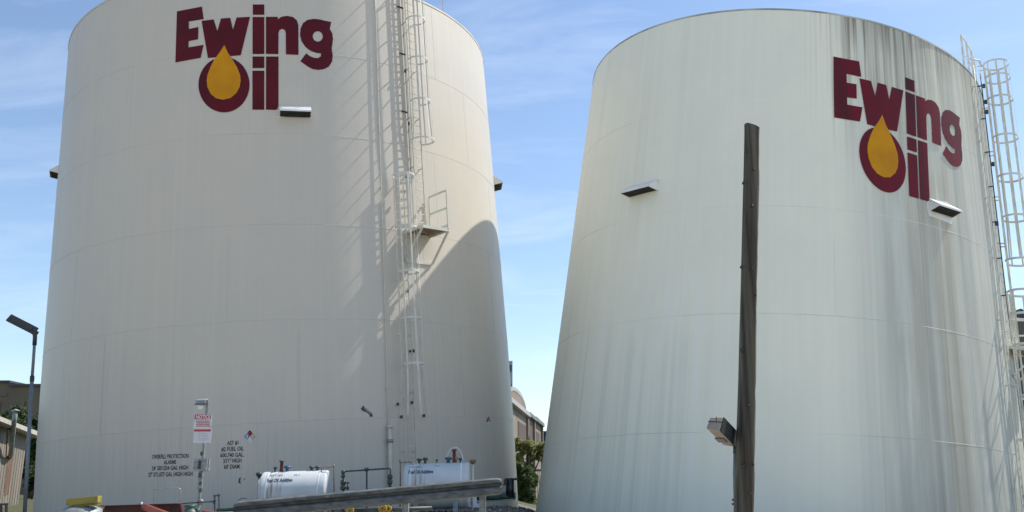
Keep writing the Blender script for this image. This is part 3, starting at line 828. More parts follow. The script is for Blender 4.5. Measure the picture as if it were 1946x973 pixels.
for tk, spec in ((tkA, [(518, 'valve_body', M['darkmetal'], .045, .14), (530, 'red_valve', M['darkred'], .055, .30), (541.5, 'blue_cap', M['blueknob'], .10, .16), (588, 'vent_cap', M['darkmetal'], .075, .13), (599.5, 'vent_cap', M['darkmetal'], .075, .13)]),
                 (tkB, [(794.5, 'vent_cap', M['darkmetal'], .075, .14), (806, 'vent_cap', M['darkmetal'], .075, .16), (828, 'gauge_stem', M['darkmetal'], .03, .11), (850.5, 'blue_cap', M['blueknob'], .10, .16), (861.5, 'red_valve', M['darkred'], .055, .36), (866, 'valve_body', M['rust'], .05, .17), (873.5, 'valve_body', M['darkmetal'], .045, .13)])):
    for px, nm, m_, r_, h_ in spec:
        c = at_tank(tk, px)
        if nm == 'red_valve': prof = [(r_, 0), (r_ * .8, h_ * .15), (r_ * .7, h_ * .3), (r_ * .85, h_ * .5), (r_ * .7, h_ * .88), (r_ * 1.25, h_ * .9), (r_ * 1.25, h_), (0, h_)]
        else: prof = None
        fit_cap(c, r_, h_, m_, nm, tk[0], prof)
# arched white hose over the right one
a_ = at_tank(tkB, 846); b_ = at_tank(tkB, 882)
MB().tube([a_ + (b_ - a_) * (.5 - .5 * cos(pi * k / 14)) * .9 + Vector((0, .1, .42 * sin(pi * k / 14))) for k in range(15)], .014, 6).build('hose', M['white'], tkB[0])
# lettering on the small tanks
def cyl_text(tk, s, px0, px1, drop, hgt, m, bold=.0):
    t, c0, ax, r, L = tk; bm = text_bm(s, bold); og = Vector(ORG[t.name])
    x0 = W(px0, 905, c0.y - .5).x - c0.x; x1 = W(px1, 905, c0.y - .5).x - c0.x
    for v in bm.verts:
        ang = (drop - v.co.y * hgt) / r      # angle from the top of the drum towards the viewer
        v.co = c0 + ax * (x0 + (x1 - x0) * v.co.x) + (r + .006) * Vector((0, -sin(ang), cos(ang))) - og
    me = bpy.data.meshes.new('lettering'); bm.to_mesh(me); bm.free(); me.materials.append(m)
    o = bpy.data.objects.new('lettering', me); COL.objects.link(o); o.parent = t; return o
M['navy'] = flat_m('dark_blue_lettering', (0.04, 0.06, 0.09))
for tk, x0, x1 in ((tkA, 507, 556), (tkB, 776, 823)):
    cyl_text(tk, 'Fuel Oil Additive', x0, x1, .60, .115, M['navy'], .03)
cyl_text(tkA, 'AST #3', 509, 534, .40, .085, M['navy']); cyl_text(tkA, 'OIL 2', 556, 567, .40, .07, M['navy'])
cyl_text(tkB, 'AST #2-3', 776, 800, .40, .085, M['navy']); cyl_text(tkB, 'OIL 2', 824, 834, .36, .07, M['navy'])

def pipe_run(name, label, cat, segs, m, y, r=.022, fittings=()):
    """segs: polylines in photo px; fittings: (px, py, radius, length, vertical)"""
    p0_ = W(*segs[0][0], y)
    t = thing(name, label, cat, (p0_.x, y, ground_z(p0_.x, y)))
    for sg in segs:
        pts = []
        P_ = [W(p[0], p[1], y) for p in sg]
        for i, p in enumerate(P_):
            if 0 < i < len(P_) - 1:
                a, b = P_[i - 1], P_[i + 1]
                pts += [p + (a - p).normalized() * r * 2.2, p + ((a - p).normalized() + (b - p).normalized()) * r * .6, p + (b - p).normalized() * r * 2.2]
            else: pts.append(p)
        MB().tube(pts, r, 8).build('pipe', m, t)
    for (x, yy, rr, ln, axis) in fittings:
        c = W(x, yy, y); ax = Vector((0, 0, 1)) if axis == 'v' else Vector((1, 0, .03))
        MB().lathe(c - ax * ln / 2, [(0, 0), (rr * .7, 0), (rr, ln * .15), (rr, ln * .38), (rr * .75, ln * .42), (rr * .75, ln * .58), (rr, ln * .62), (rr, ln * .85), (rr * .7, ln), (0, ln)], 12, ax).build('fitting', m, t)
    return t
pf = pipe_run('transfer_pipe', 'dark steel pipe bridging between the two white additive tanks with hanging valves', 'pipe',
         [[(652, 990), (652, 896), (742, 890), (742, 990)], [(697, 893), (697, 990)]], M['darkmetal'], 25.0, .022,
         [(652, 901, .055, .20, 'v'), (652, 922, .075, .26, 'v'), (696.5, 892, .05, .12, 'h'), (741, 911, .07, .26, 'v'), (741, 922, .045, .10, 'v')])
MB().tube([W(654, 917, 24.95), W(660, 917, 24.95), W(660.5, 928, 24.95)], .012, 6).build('chain_arm', M['black'], pf)
MB().box(W(660.5, 928, 24.95), (.07, .07, .09)).build('counterweight', M['black'], pf)
MB().box(W(661, 918, 24.95), (.06, .05, .05)).build('arm_joint', M['black'], pf)
pipe_run('fill_pipe', 'thin tarnished pipe rising at the right end of the streaked additive tank', 'pipe', [[(611, 896), (611, 889), (634, 886.5), (636, 990)], [(634.5, 882), (634.5, 890)]], M['brass'], 25.5, .015, [(623, 887.5, .026, .08, 'h')])
pipe_run('fill_pipe', 'thin tarnished pipe rising at the left end of the cleaner additive tank', 'pipe', [[(783, 884), (782, 878), (761, 879), (760, 990)], [(760, 873), (760, 880)]], M['brass'], 25.5, .017, [(770, 878.5, .028, .08, 'h')])
for lab, x, yt, mm in (('slim vent pipe with a dark mushroom cap, left of the streaked additive tank', 492, 899, M['darkmetal']), ('slim vent pipe with a rusty mushroom cap, right of the cleaner additive tank', 898.5, 874, M['rust'])):
    b = W(x, yt + 8, 26.2)
    t = thing('vent_pipe', lab, 'pipe', (b.x, b.y, ground_z(b.x, b.y)))
    MB().tube([(b.x, b.y, ground_z(b.x, b.y) - .05), b], .02 if x < 600 else .035, 8).build('pipe', M['galv'] if x < 600 else M['steelcream'], t)
    MB().lathe(b, [(.03, -.02), (.045, .02), (.09, .05), (.095, .10), (.05, .13), (0, .13)], 12).build('cap', mm, t)
# green header pipe, its white pedestal, and the pipe behind the guardrail's left end
M['green'] = pmat('dark_green_pipe', (0.022, 0.06, 0.045), (0.035, 0.08, 0.06), scale=4, rough=.5)
t = thing('header_pipe', 'thick dark green pipe running low behind the right end of the guardrail', 'pipe', W(890, 950, 27))
MB().tube([W(905, 943.5, 30.5), W(955, 943, 30.5), W(978, 942, 30.6)], .125, 12).build('pipe', M['green'], t)
MB().tube([W(893, 955, 30), W(978, 949, 30)], .02, 6).build('tracer_line', M['galv'], t)
b = W(940, 940, 30.4)
MB().box(b + Vector((0, .1, .02)), (.34, .3, .26)).build('flange_box', M['green'], t)
t = thing('pipe_pedestal', 'white flanged pipe stand between the additive tank and guardrail post', 'pipe support', W(903, 965, 29))
c = W(903, 961, 29)
MB().box(c, (.26, .26, .10)).build('base_plate', M['white'], t); MB().box(c + Vector((0, 0, .26)), (.09, .2, .42)).build('stem', M['white'], t); MB().box(c + Vector((0.05, 0, .52)), (.38, .24, .12)).build('head', M['white'], t)
t = thing('low_pipe', 'dark green pipe showing left of the guardrail end at the tank foot', 'pipe', W(430, 968, 26))
MB().tube([W(412, 969.5, 26), W(470, 967, 26)], .045, 8).build('pipe', M['green'], t); MB().tube([W(400, 976, 25.8), W(470, 974, 25.8)], .03, 8).build('pipe', M['galv'], t)
# dark low pipes, valves seen under the guardrail
t = thing('yellow_valve', 'pair of yellow valve wheels beside the small white enclosures under the guardrail', 'valve', W(733, 975, 23))
c = W(731, 966, 22.5)
M['yellow'] = flat_m('yellow_valve_paint', (0.42, 0.25, 0.012), .5)
def wheel(c, r, par):
    w_ = MB().tube([c + Vector((cos(k * pi / 8) * r, sin(k * pi / 8) * r * .25, sin(k * pi / 8) * r)) for k in range(16)], .018, 6, closed=True)
    for k in range(3): w_.bar(c - Vector((cos(k * pi / 3) * r, 0, sin(k * pi / 3) * r)), c + Vector((cos(k * pi / 3) * r, 0, sin(k * pi / 3) * r)), .03, .02)
    return w_.build('handwheel', M['yellow'], par)
wheel(c + Vector((-.05, 0, 0)), .085, t); wheel(c + Vector((.09, .02, -.01)), .06, t)
t2 = thing('yellow_valve', 'yellow valve wheel low under the guardrail, left of the small white enclosures', 'valve', W(665, 975, 22.5))
wheel(W(665, 970.5, 22.4), .08, t2); MB().box(W(665, 973, 22.5), (.3, .08, .06)).build('valve_body', M['black'], t2)
MB().box(c + Vector((0, .08, -.06)), (.34, .1, .12)).build('valve_body', M['black'], t)
MB().tube([c + Vector((-.8, .15, -.06)), c + Vector((1.1, .15, .0))], .05, 8).build('pipe', M['darkmetal'], t)
for lab, xa, xb, yt in (('small white enclosure left of the yellow valve under the rail', 693, 721, 967.5), ('small white enclosure right of the guardrail middle, below the beam', 736, 744, 968)):
    a = W(xa, yt, 23.2); b = W(xb, yt, 23.2)
    gz_ = ground_z(a.x, 23.3) - .05; MBb = MB().box(((a.x + b.x) / 2, 23.35, (a.z + gz_) / 2), (b.x - a.x, .25, a.z - gz_)); o = MBb.build('meter_box', M['white'], None, bevel=.015); tag(o, lab, 'meter box')
t = thing('pipe_manifold', 'dark pipe manifold with upright stubs at the right foot of the cream tank', 'pipe', W(965, 950, 31))
for (xa, ya, xb, yb, r_) in ((959, 911, 985, 910, .035), (963, 912, 963, 942, .03), (969, 911, 969, 945, .075), (975, 911, 975, 945, .03), (956, 921, 972, 921, .02)):
    MB().tube([W(xa, ya, 29.6), W(xb, yb, 29.6)], r_, 8).build('pipe', M['black'], t)
MB().box(W(960, 917, 29.5), (.09, .1, .16)).build('valve_body', M['black'], t)
t = thing('meter_cabinet', 'low white cabinet behind the right guardrail post', 'cabinet', W(928, 945, 31.5))
a = W(911, 936, 30.9); b = W(946, 933, 30.9)
MB().hexa([(a.x, 30.9, a.z - .3), (b.x, 30.9, a.z - .3), (b.x, 31.15, a.z - .3), (a.x, 31.15, a.z - .3), (a.x, 30.9, a.z), (b.x, 30.9, b.z), (b.x, 31.15, b.z), (a.x, 31.15, a.z)]).build('cabinet_body', M['white'], t)

# ------------------------------------------------------------------ guardrail
GY = 19.5
gl, gr_ = W(447, 953, GY), W(953, 907, GY)
t = thing('guardrail', 'galvanised steel guardrail beam rising to the right in front of the tank', 'guardrail', ((gl.x + gr_.x) / 2, GY, ground_z(-2, GY)))
ax = (gr_ - gl).normalized(); upv = Vector((0, 0, 1)); upv = (upv - ax * upv.dot(ax)).normalized(); nv = Vector((0, -1, 0))
L = (gr_ - gl).length
prof = [(0, .03), (.03, .125), (.07, .14), (.09, .12), (.112, .025), (.145, .025), (.168, .115), (.19, .135), (.28, .145), (.295, .11), (.31, .04)]
q = MB(); vs = []; n = 60
def endf(s):   # the beam's flared, rounded left end and shoe at the right
    d = min(s, L - s); return 1.0 if d > .16 else .72 + .28 * math.sqrt(max(0, 1 - ((.16 - d) / .16) ** 2))
ss = [0, .02, .05, .09, .13, .18] + [L * k / 24 for k in range(1, 24)] + [L - .18, L - .13, L - .09, L - .05, L - .02, L]
for s_ in ss:
    e = endf(s_)
    for k, (hh, dd) in enumerate(prof):
        vs.append(gl + ax * s_ - upv * ((.155 + (hh - .155) * e) * 1.1) + nv * (dd + .004 * noise.noise(Vector((s_ * 1.3, hh * 4, 3)))))
m_ = len(prof)
fs = [(i * m_ + k, i * m_ + k + 1, (i + 1) * m_ + k + 1, (i + 1) * m_ + k) for i in range(len(ss) - 1) for k in range(m_ - 1)]
M['beam'] = pmat('weathered_guardrail_steel', (0.125, 0.135, 0.135), (0.055, 0.062, 0.065), scale=5, stretch=(1, 1, 3), rough=.75, metal=.1, detail=8)
beam = q.add(vs, fs, False).build('beam', M['beam'], t)
sd = beam.modifiers.new('thickness', 'SOLIDIFY'); sd.thickness = .006
for px in (461, 500, 770, 917):
    s_ = (px - 447) / 506 * L; p = gl + ax * s_
    gz = ground_z(p.x, GY) - .1
    if px > 470:
        MB().box((p.x, GY + .11, (p.z - .05 + gz) / 2), (.13, .012, p.z - .05 - gz)).box((p.x - .062, GY + .11, (p.z - .05 + gz) / 2), (.008, .14, p.z - .05 - gz)).box((p.x + .062, GY + .11, (p.z - .05 + gz) / 2), (.008, .14, p.z - .05 - gz)).build('post', M['galv'], t)
    for dz in (-.10, -.20):
        MB().lathe(p + upv * dz + nv * .02, [(0, .02), (.016, .02), (.016, 0)], 6, nv).build('bolt', M['darkmetal'], t)
MB().tube([gl + ax * .06 + Vector((0, 0, .02)), gl + ax * .12 + Vector((0, 0, .045)), gl + ax * .22 + Vector((0, 0, .045)), gl + ax * .24 + Vector((0, 0, .03))], .009, 6).build('wire_loop', M['darkmetal'], t)
for s_ in (L * .36, L * .69): # lapped splice with bolts
    for dz in (-.075, -.235):
        for dx_ in (-.06, .06):
            MB().lathe(gl + ax * (s_ + dx_) + upv * dz + nv * .125, [(0, .014), (.013, .012), (.016, 0)], 8, nv).build('bolt', M['galv'], t)

# ------------------------------------------------------------------ notice sign post
SY = 22.0
pb = W(383, 990, SY); ptop = W(385.5, 783, SY)
t = thing('notice_sign', 'red and white notice sign on a grey post with a floodlight on top', 'sign', (pb.x, SY, ground_z(pb.x, SY)))
MB().box(((pb.x + ptop.x) / 2, SY, (ground_z(pb.x, SY) + ptop.z + .28) / 2), (.06, .06, ptop.z + .28 - ground_z(pb.x, SY))).build('post', M['galv'], t, bevel=.006)
M['signwhite'] = flat_m('sign_white', (0.55, 0.57, 0.60), .5); M['signred'] = flat_m('sign_red', (0.42, 0.035, 0.035), .5)
def rect(xa, ya, xb, yb, y, th=.004):
    a = W(xa, ya, y); b = W(xb, yb, y); sl = 0.0
    return MB().box(((a.x + b.x) / 2, y, (a.z + b.z) / 2), (abs(b.x - a.x), th, abs(a.z - b.z)))
pnl = rect(369.5, 787, 401, 815.5, SY - .05, .006).build('sign_panel', M['signwhite'], t)
rect(370.3, 787.8, 400.4, 797, SY - .056).build('red_band', M['signred'], pnl)
p2 = rect(369, 816, 400.5, 841.5, SY - .05, .006).build('sign_panel', M['signwhite'], t)
rect(369.3, 816.2, 400.2, 820, SY - .056).build('red_band', M['signred'], p2)
def flat_text(s, x0, x1, yb, hpx, y, m, parent, bold=0.02, name='lettering'):
    bm = text_bm(s, bold); a = W(x0, yb, y); b = W(x1, yb, y); h = hpx / FPX * y; og = Vector(ORG[parent.name])
    for v in bm.verts: v.co = Vector((a.x + (b.x - a.x) * v.co.x, y, a.z + h * v.co.y)) - og
    me = bpy.data.meshes.new(name); bm.to_mesh(me); bm.free(); me.materials.append(m)
    o = bpy.data.objects.new(name, me); COL.objects.link(o); o.parent = parent; return o
flat_text('NOTICE', 372, 399.5, 795.8, 6.8, SY - .062, M['signwhite'], pnl, .04)
random.seed(3)
def print_lines(parent, ys, x0, x1, m, y, th):
    q = MB()
    for yy in ys:
        x = x0 + random.uniform(0, 2)
        while x < x1 - 1:
            w = random.uniform(1.2, 3.6); w = min(w, x1 - x)
            a = W(x, yy, y); b = W(x + w, yy, y)
            q.box(((a.x + b.x) / 2, y, a.z), (b.x - a.x, .002, th / FPX * y)); x += w + .9
    tag(q.build('small_print', m, parent), kind='stuff')
print_lines(pnl, (800.5, 803.6, 806.7, 809.8), 371.5, 399, M['signred'], SY - .056, 1.7)
print_lines(p2, (824, 827, 830, 833, 836), 375, 396, flat_m('faded_print', (.42, .36, .40)), SY - .056, .7)
# floodlight head and bracket
c = W(384, 764, SY)
fh = MB().hexa([c + Vector(v) for v in ((-.11, -.12, -.05), (.11, -.12, -.05), (.10, .10, -.02), (-.10, .10, -.02), (-.135, -.10, .04), (.125, -.10, .04), (.11, .12, .09), (-.12, .12, .09))]).build('floodlight', M['galv'], t, bevel=.012)
MB().hexa([c + Vector(v) for v in ((-.145, -.14, -.075), (.135, -.14, -.075), (.12, .10, -.03), (-.13, .10, -.03), (-.14, -.13, -.055), (.13, -.13, -.055), (.12, .11, -.01), (-.13, .11, -.01))]).build('floodlight_rim', M['darkmetal'], fh)
MB().lathe(c + Vector((.0, -.02, -.05)), [(.05, 0), (.065, -.05), (.05, -.12), (0, -.13)], 14).build('lamp_lens', M['white'], fh)
MB().box(W(381, 774, SY - .03), (.11, .08, .085)).build('junction_box', M['white'], t, bevel=.008)
MB().tube([W(386, 776, SY), W(387.5, 769, SY), W(385, 765, SY)], .018, 6).build('bracket_arm', M['darkmetal'], t)
bx = rect(370.3, 871.5, 394, 895.5, SY - .10, .13).build('control_box', M['galv'], t, bevel=.01)
rect(396, 872, 397.2, 894, SY - .06, .1).build('box_flange', M['galv'], bx)
MB().box(W(379, 883, SY - .18), (.045, .05, .19)).build('switch_lever', M['black'], bx)
for (x, yy, w_, h_) in ((380, 903, .06, .1), (381, 919, .055, .08), (381, 932, .055, .08), (383, 862, .04, .09), (381, 911, .10, .5)):
    MB().box(W(x, yy, SY - .05 + (.02 if h_ > .3 else 0)), (w_, .05, h_)).build('clamp_block', M['galv'] if h_ > .3 else M['darkmetal'], t)
MB().lathe(W(381.5, 954, SY - .05), [(0, 0), (.07, 0), (.07, .05), (0, .06)], 12, (0, -1, 0)).build('pipe_clamp', M['galv'], t)
pipe_run('air_line', 'thin grey pipe from the sign post to a double riser', 'pipe', [[(343, 957.5), (381, 954.5), (408, 953)], [(408, 990), (408, 942), (416, 941.5), (417, 990)]], M['darkmetal'], SY - .1, .016, [(407.5, 954, .035, .09, 'v'), (408, 942, .03, .05, 'v'), (416.5, 941, .03, .05, 'v')])
pipe_run('pipe_loop', 'thin grey rectangular pipe loop above the red beam', 'pipe', [[(292.5, 990), (293, 931), (296, 929.5), (340, 927.5), (343, 929), (342.5, 990)]], M['galv'], 21.5, .010)
# green valve wheel body
t = thing('green_valve', 'dark green valve beside the foot of the sign post', 'valve', W(362, 975, 21.5))
c = W(361, 968, 21.5)
MB().lathe(c, [(0, -.15), (.16, -.15), (.20, -.08), (.15, -.02), (.10, .02), (.12, .06), (.12, .09), (0, .10)], 14).build('valve_body', M['green'], t)
MB().lathe(c + Vector((.17, 0, -.03)), [(0, -.05), (.06, -.05), (.07, 0), (.04, .04), (0, .05)], 12, (.5, -1, 0)).build('bolted_flange', M['green'], t)
MB().tube([c + Vector((-.13, 0, .06)), c + Vector((.13, 0, .085))], .03, 8).build('valve_handle', M['green'], t)
MB().tube([c + Vector((0, 0, -.14)), Vector((c.x, c.y, ground_z(c.x, c.y) - .1))], .09, 12).build('riser', M['green'], t)
# red beams and orange pipes at the bottom left
M['redbeam'] = pmat('dark_red_oxide_paint', (0.06, 0.010, 0.010), (0.03, 0.008, 0.008), scale=5, rough=.7)
M['orangepipe'] = pmat('orange_red_pipe_paint', (0.38, 0.06, 0.025), (0.26, 0.045, 0.022), scale=5, rough=.5)
RY = 18.5
t = thing('red_beam', 'dark red steel beam along the bottom edge below the pipe loop', 'steel beam', W(265, 975, RY))
a, b = W(196, 962, RY), W(343, 957.5, RY)
MB().hexa([a + Vector((0, 0, -.28)), b + Vector((.08, 0, -.28)), b + Vector((.08, .15, -.28)), a + Vector((0, .15, -.28)), a, b, b + Vector((0, .15, 0)), a + Vector((0, .15, 0))]).build('web', M['redbeam'], t)
MB().bar(a + Vector((0, -.03, .006)), b + Vector((0, -.03, .006)), .012, .22, side=(0, 0, 1)).build('top_flange', M['redbeam'], t)
MB().add([W(186, 957, RY - .1), W(200, 962, RY - .1), W(197, 968, RY - .1), W(186, 957, RY), W(200, 962, RY), W(197, 968, RY)], [(0, 1, 2), (5, 4, 3), (0, 3, 4, 1), (1, 4, 5, 2), (2, 5, 3, 0)]).build('end_gusset', flat_m('pink_primer', (.42, .16, .13)), t)
MB().lathe(W(267.5, 959, RY - .05), [(0, .05), (.035, .05), (.045, 0)], 8, (0, 0, 1)).build('bolt_head', M['galv'], t)
a = W(274, 962.5, RY - .3); b = W(322, 981, RY - .9)
for f_ in (.12, .88):
    p_ = W(196 + 147 * f_, 961, RY); gz_ = ground_z(p_.x, RY) - .1
    MB().box((p_.x, RY + .06, (p_.z - .26 + gz_) / 2), (.12, .12, p_.z - .26 - gz_)).build('leg', M['redbeam'], t)
a = W(274, 962.5, RY - .3); b = W(322, 981, RY - .9)
b = a + (b - a) * 2.6
t = thing('orange_pipe', 'bright orange red pipe slanting down across the red beam', 'pipe', a)
MB().tube([a, b], .062, 14).build('pipe', M['orangepipe'], t)
a = W(388, 969, RY); b = W(412, 973, RY - .2); b = a + (b - a) * 2.2
t = thing('orange_pipe', 'short orange red pipe end below the sign post', 'pipe', a)
MB().tube([Vector((a.x - .02, a.y, ground_z(a.x, a.y) - .1)), a + Vector((-.02, 0, -.13)), a + Vector((0, 0, -.06)), b + Vector((0, 0, -.05)), Vector((b.x + .03, b.y, b.z - .15)), Vector((b.x + .04, b.y, ground_z(b.x, b.y) - .1))], .062, 14).build('pipe', M['orangepipe'], t)
# yellow block on a grey domed drum
M['yblock'] = pmat('worn_yellow_paint', (0.25, 0.21, 0.035), (0.13, 0.105, 0.03), scale=7, rough=.7, lo=.5, hi=.75)
t = thing('yellow_block', 'worn yellow timber block lying on a grey domed drum', 'block', W(160, 962, 19))
c = W(160, 951.5, 19); Rm = Matrix.Rotation(radians(-5), 3, 'Y')
MB().box(c, (.62, .2, .135), Rm).build('block', M['yblock'], t, bevel=.008)
MB().box(c + Vector((.04, .02, -.085)), (.52, .16, .035), Rm).build('lower_batten', M['yblock'], t)
t = thing('grey_drum', 'grey domed drum under the yellow block, cut by the bottom edge', 'drum', W(158, 975, 19.1))
c = W(157, 960.5, 19.15)
MB().lathe(c, [(0, 0.0), (.25, -.015), (.36, -.06), (.43, -.14), (.45, -.3), (.45, -1.5)], 28).build('drum_body', M['galv'], t)
MB().lathe(W(43, 975, 19.2), [(0, .05), (.1, .05), (.14, 0)], 12)

# ------------------------------------------------------------------ lamp pole at the left
LY = 27.0
pb = W(47, 975, LY); pt_ = W(66.5, 640, LY)
t = thing('lamp_pole', 'slim grey pole with a dark rectangular floodlight left of the cream tank', 'street lamp', (pb.x, LY, ground_z(pb.x, LY)))
dirp = (pt_ - pb).normalized()
M['polegrey'] = pmat('dull_grey_pole', (0.16, 0.19, 0.22), (0.11, 0.13, 0.15), scale=3, rough=.5, metal=.2)
mid = W(61, 719, LY)
MB().tube([pb - dirp * 1.0, mid], .052, 12).build('pole', M['polegrey'], t)
MB().tube([mid, pt_], .042, 12).build('upper_pole', M['polegrey'], t)
MB().lathe(mid, [(.055, -.1), (.062, -.06), (.062, .06), (.045, .08)], 12, dirp).build('pole_collar', M['black'], t)
MB().tube([pt_ - dirp * .25, pt_, pt_ + Vector((-.01, -.05, .12)), pt_ + Vector((-.09, -.08, .18))], .06, 10).build('knuckle', M['black'], t)
M['lampdark'] = pmat('dark_lamp_housing', (0.030, 0.030, 0.038), (0.05, 0.05, 0.06), scale=10, rough=.6)
A, B = W(16, 603, LY - .25), W(69, 630, LY + .1)
axl = (B - A).normalized(); side = Vector((.15, -.75, -.62)).normalized(); side = (side - axl * side.dot(axl)).normalized(); nrm = axl.cross(side)
cc = (A + B) / 2; Ll = (B - A).length
Rm = Matrix((axl, side, nrm)).transposed()
hd = MB().box(cc, (Ll, .34, .07), Rm).build('lamp_head', M['lampdark'], t, bevel=.012)
for k in range(9):
    MB().box(cc + axl * ((k - 4) * Ll / 10) + nrm * .045, (.012, .28, .03), Rm).build('cooling_fin', M['lampdark'], hd)
MB().box(cc - nrm * .038, (Ll * .9, .28, .006), Rm).build('lamp_lens', pmat('lamp_glass', (.05, .05, .055), (.03, .03, .03), scale=20, rough=.15), hd)
MB().box(B + Vector((-.03, 0, -.04)), (.16, .12, .10), Rm).build('pole_mount', M['black'], hd)

# ------------------------------------------------------------------ leaning timber post with a shoebox light
PY_ = 10.5
ptsC = [(1413, 1010), (1413, 973), (1415.5, 900), (1417, 820), (1419.5, 720), (1421, 620), (1423.5, 520), (1425.5, 430), (1427.5, 340), (1428.5, 241)]
wid = [39, 38.5, 37.5, 36.5, 34.5, 33, 31.5, 31, 30, 28.5]
wm = M['wood']; n_, l_ = nodes_of(wm); b_n = n_['Principled BSDF']; src = b_n.inputs['Base Color'].links[0].from_socket
t_ = n_.new('ShaderNodeTexCoord'); mp_ = n_.new('ShaderNodeMapping'); mp_.inputs['Scale'].default_value = (5, 5, .22); l_.new(t_.outputs['Object'], mp_.inputs[0])
nz_ = n_.new('ShaderNodeTexNoise'); nz_.inputs['Scale'].default_value = 1.6; nz_.inputs['Detail'].default_value = 6; l_.new(mp_.outputs[0], nz_.inputs['Vector'])
mr_ = n_.new('ShaderNodeMapRange'); mr_.inputs['From Min'].default_value = .5; mr_.inputs['From Max'].default_value = .66; mr_.inputs['To Max'].default_value = .4; l_.new(nz_.outputs['Fac'], mr_.inputs[0])
mx_ = n_.new('ShaderNodeMix'); mx_.data_type = 'RGBA'; l_.new(mr_.outputs[0], mx_.inputs[0]); l_.new(src, mx_.inputs[6]); mx_.inputs[7].default_value = (.105, .062, .038, 1)
l_.new(mx_.outputs[2], b_n.inputs['Base Color'])
t0 = W(1413, 1010, PY_)
t = thing('timber_post', 'tall weathered timber post standing in front of the greenish white tank', 'post', (t0.x, PY_, ground_z(t0.x, PY_)))
q = MB(); n = 20; vs = []; rows = 90
def interp(k, arr): f = k * (len(arr) - 1); i = min(int(f), len(arr) - 2); f -= i; return arr[i] * (1 - f) + arr[i + 1] * f
top_h = None
Z0 = ground_z(t0.x, PY_) - .3
pw = [(W(x, y, PY_), w / FPX * (PY_ * cos(PITCH) + W(x, y, PY_).z * sin(PITCH) - CAMZ * sin(PITCH)) * 1.0) for (x, y), w in zip(ptsC, wid)]
# extend down to the ground along the first segment
d0 = (pw[0][0] - pw[2][0]).normalized(); ln = (pw[0][0].z - Z0) / -d0.z
pw = [(pw[0][0] + d0 * ln, pw[0][1] * 1.02)] + pw
zs = [p[0].z for p in pw]
for r_ in range(rows + 1):
    z = zs[0] + (zs[-1] - zs[0]) * r_ / rows
    i = max(k for k in range(len(zs) - 1) if zs[k] <= z + 1e-6); f = (z - zs[i]) / (zs[i + 1] - zs[i])
    c = pw[i][0].lerp(pw[i + 1][0], f); w = pw[i][1] * (1 - f) + pw[i + 1][1] * f
    for k in range(n):
        a = 2 * pi * k / n + .35
        # rounded square section, worn edges, long splits
        sq = 1 / max(abs(cos(a)), abs(sin(a))) ** .62
        rr = w * .5 * sq * .93
        rr *= 1 + .035 * noise.noise(Vector((cos(a) * 1.5, sin(a) * 1.5, z * 1.4))) + .03 * noise.noise(Vector((k * 3.1, 0, z * .5)))
        e_ = noise.noise(Vector((k * 7.7, 5, z * 4)))
        if abs(abs(cos(a)) - .7) < .2: rr *= 1 - .16 * max(0, e_ - .05)
        if k in (7, 13, 18): rr *= .93 - .03 * noise.noise(Vector((k, 2, z)))
        slope = .035 * cos(a) * (r_ == rows)
        vs.append(c + Vector((cos(a) * rr, sin(a) * rr, -slope)))
fs = [(r_ * n + k, r_ * n + (k + 1) % n, (r_ + 1) * n + (k + 1) % n, (r_ + 1) * n + k) for r_ in range(rows) for k in range(n)]
fs += [tuple(rows * n + k for k in range(n))]
q.add(vs, fs, False).build('post_shaft', M['wood'], t)
# bolt holes and gouges
for (x, y, r_) in ((1429.5, 391, .016), (1429, 510, .012), (1410.5, 506, .02), (1433, 321, .010), (1410, 665, .026), (1412, 885, .028), (1432, 882, .016), (1425, 938, .012), (1418, 286, .012), (1414, 346, .018), (1437, 560, .01), (1422, 770, .012)):
    c = W(x, y, PY_ - .118); MB().lathe(c, [(0, .012), (r_ * .7, .012), (r_, -.04)], 8, (0, -1, .1)).build('bolt_hole', M['black'], t)
# shoebox lamp on its own pipe beside the post
q0 = W(1399, 985, PY_ - .1)
t = thing('shoebox_light', 'grey box shaped area light on a thin pipe beside the timber post', 'lamp', (q0.x, PY_ + .15, ground_z(q0.x, PY_)))
MB().tube([Vector((q0.x, PY_ + .12, ground_z(q0.x, PY_) - .1)), W(1397, 900, PY_ + .12), W(1398.5, 848, PY_ + .12)], .026, 10).build('pole', M['polegrey'], t)
for yy in (950, 958): MB().lathe(W(1396.5, yy, PY_ + .12), [(.03, -.012), (.036, 0), (.03, .012)], 10).build('pole_clamp', M['black'], t)
M['shoebox'] = pmat('bronze_grey_lamp', (0.27, 0.235, 0.20), (0.21, 0.185, 0.16), scale=6, rough=.7)
M['shoeside'] = pmat('dark_lamp_side', (0.018, 0.022, 0.026), (0.026, 0.03, 0.034), scale=6, rough=.8, spec=.2)
M['shoetop'] = pmat('bronze_lamp_side', (0.085, 0.088, 0.088), (0.07, 0.072, 0.072), scale=6, rough=.55)
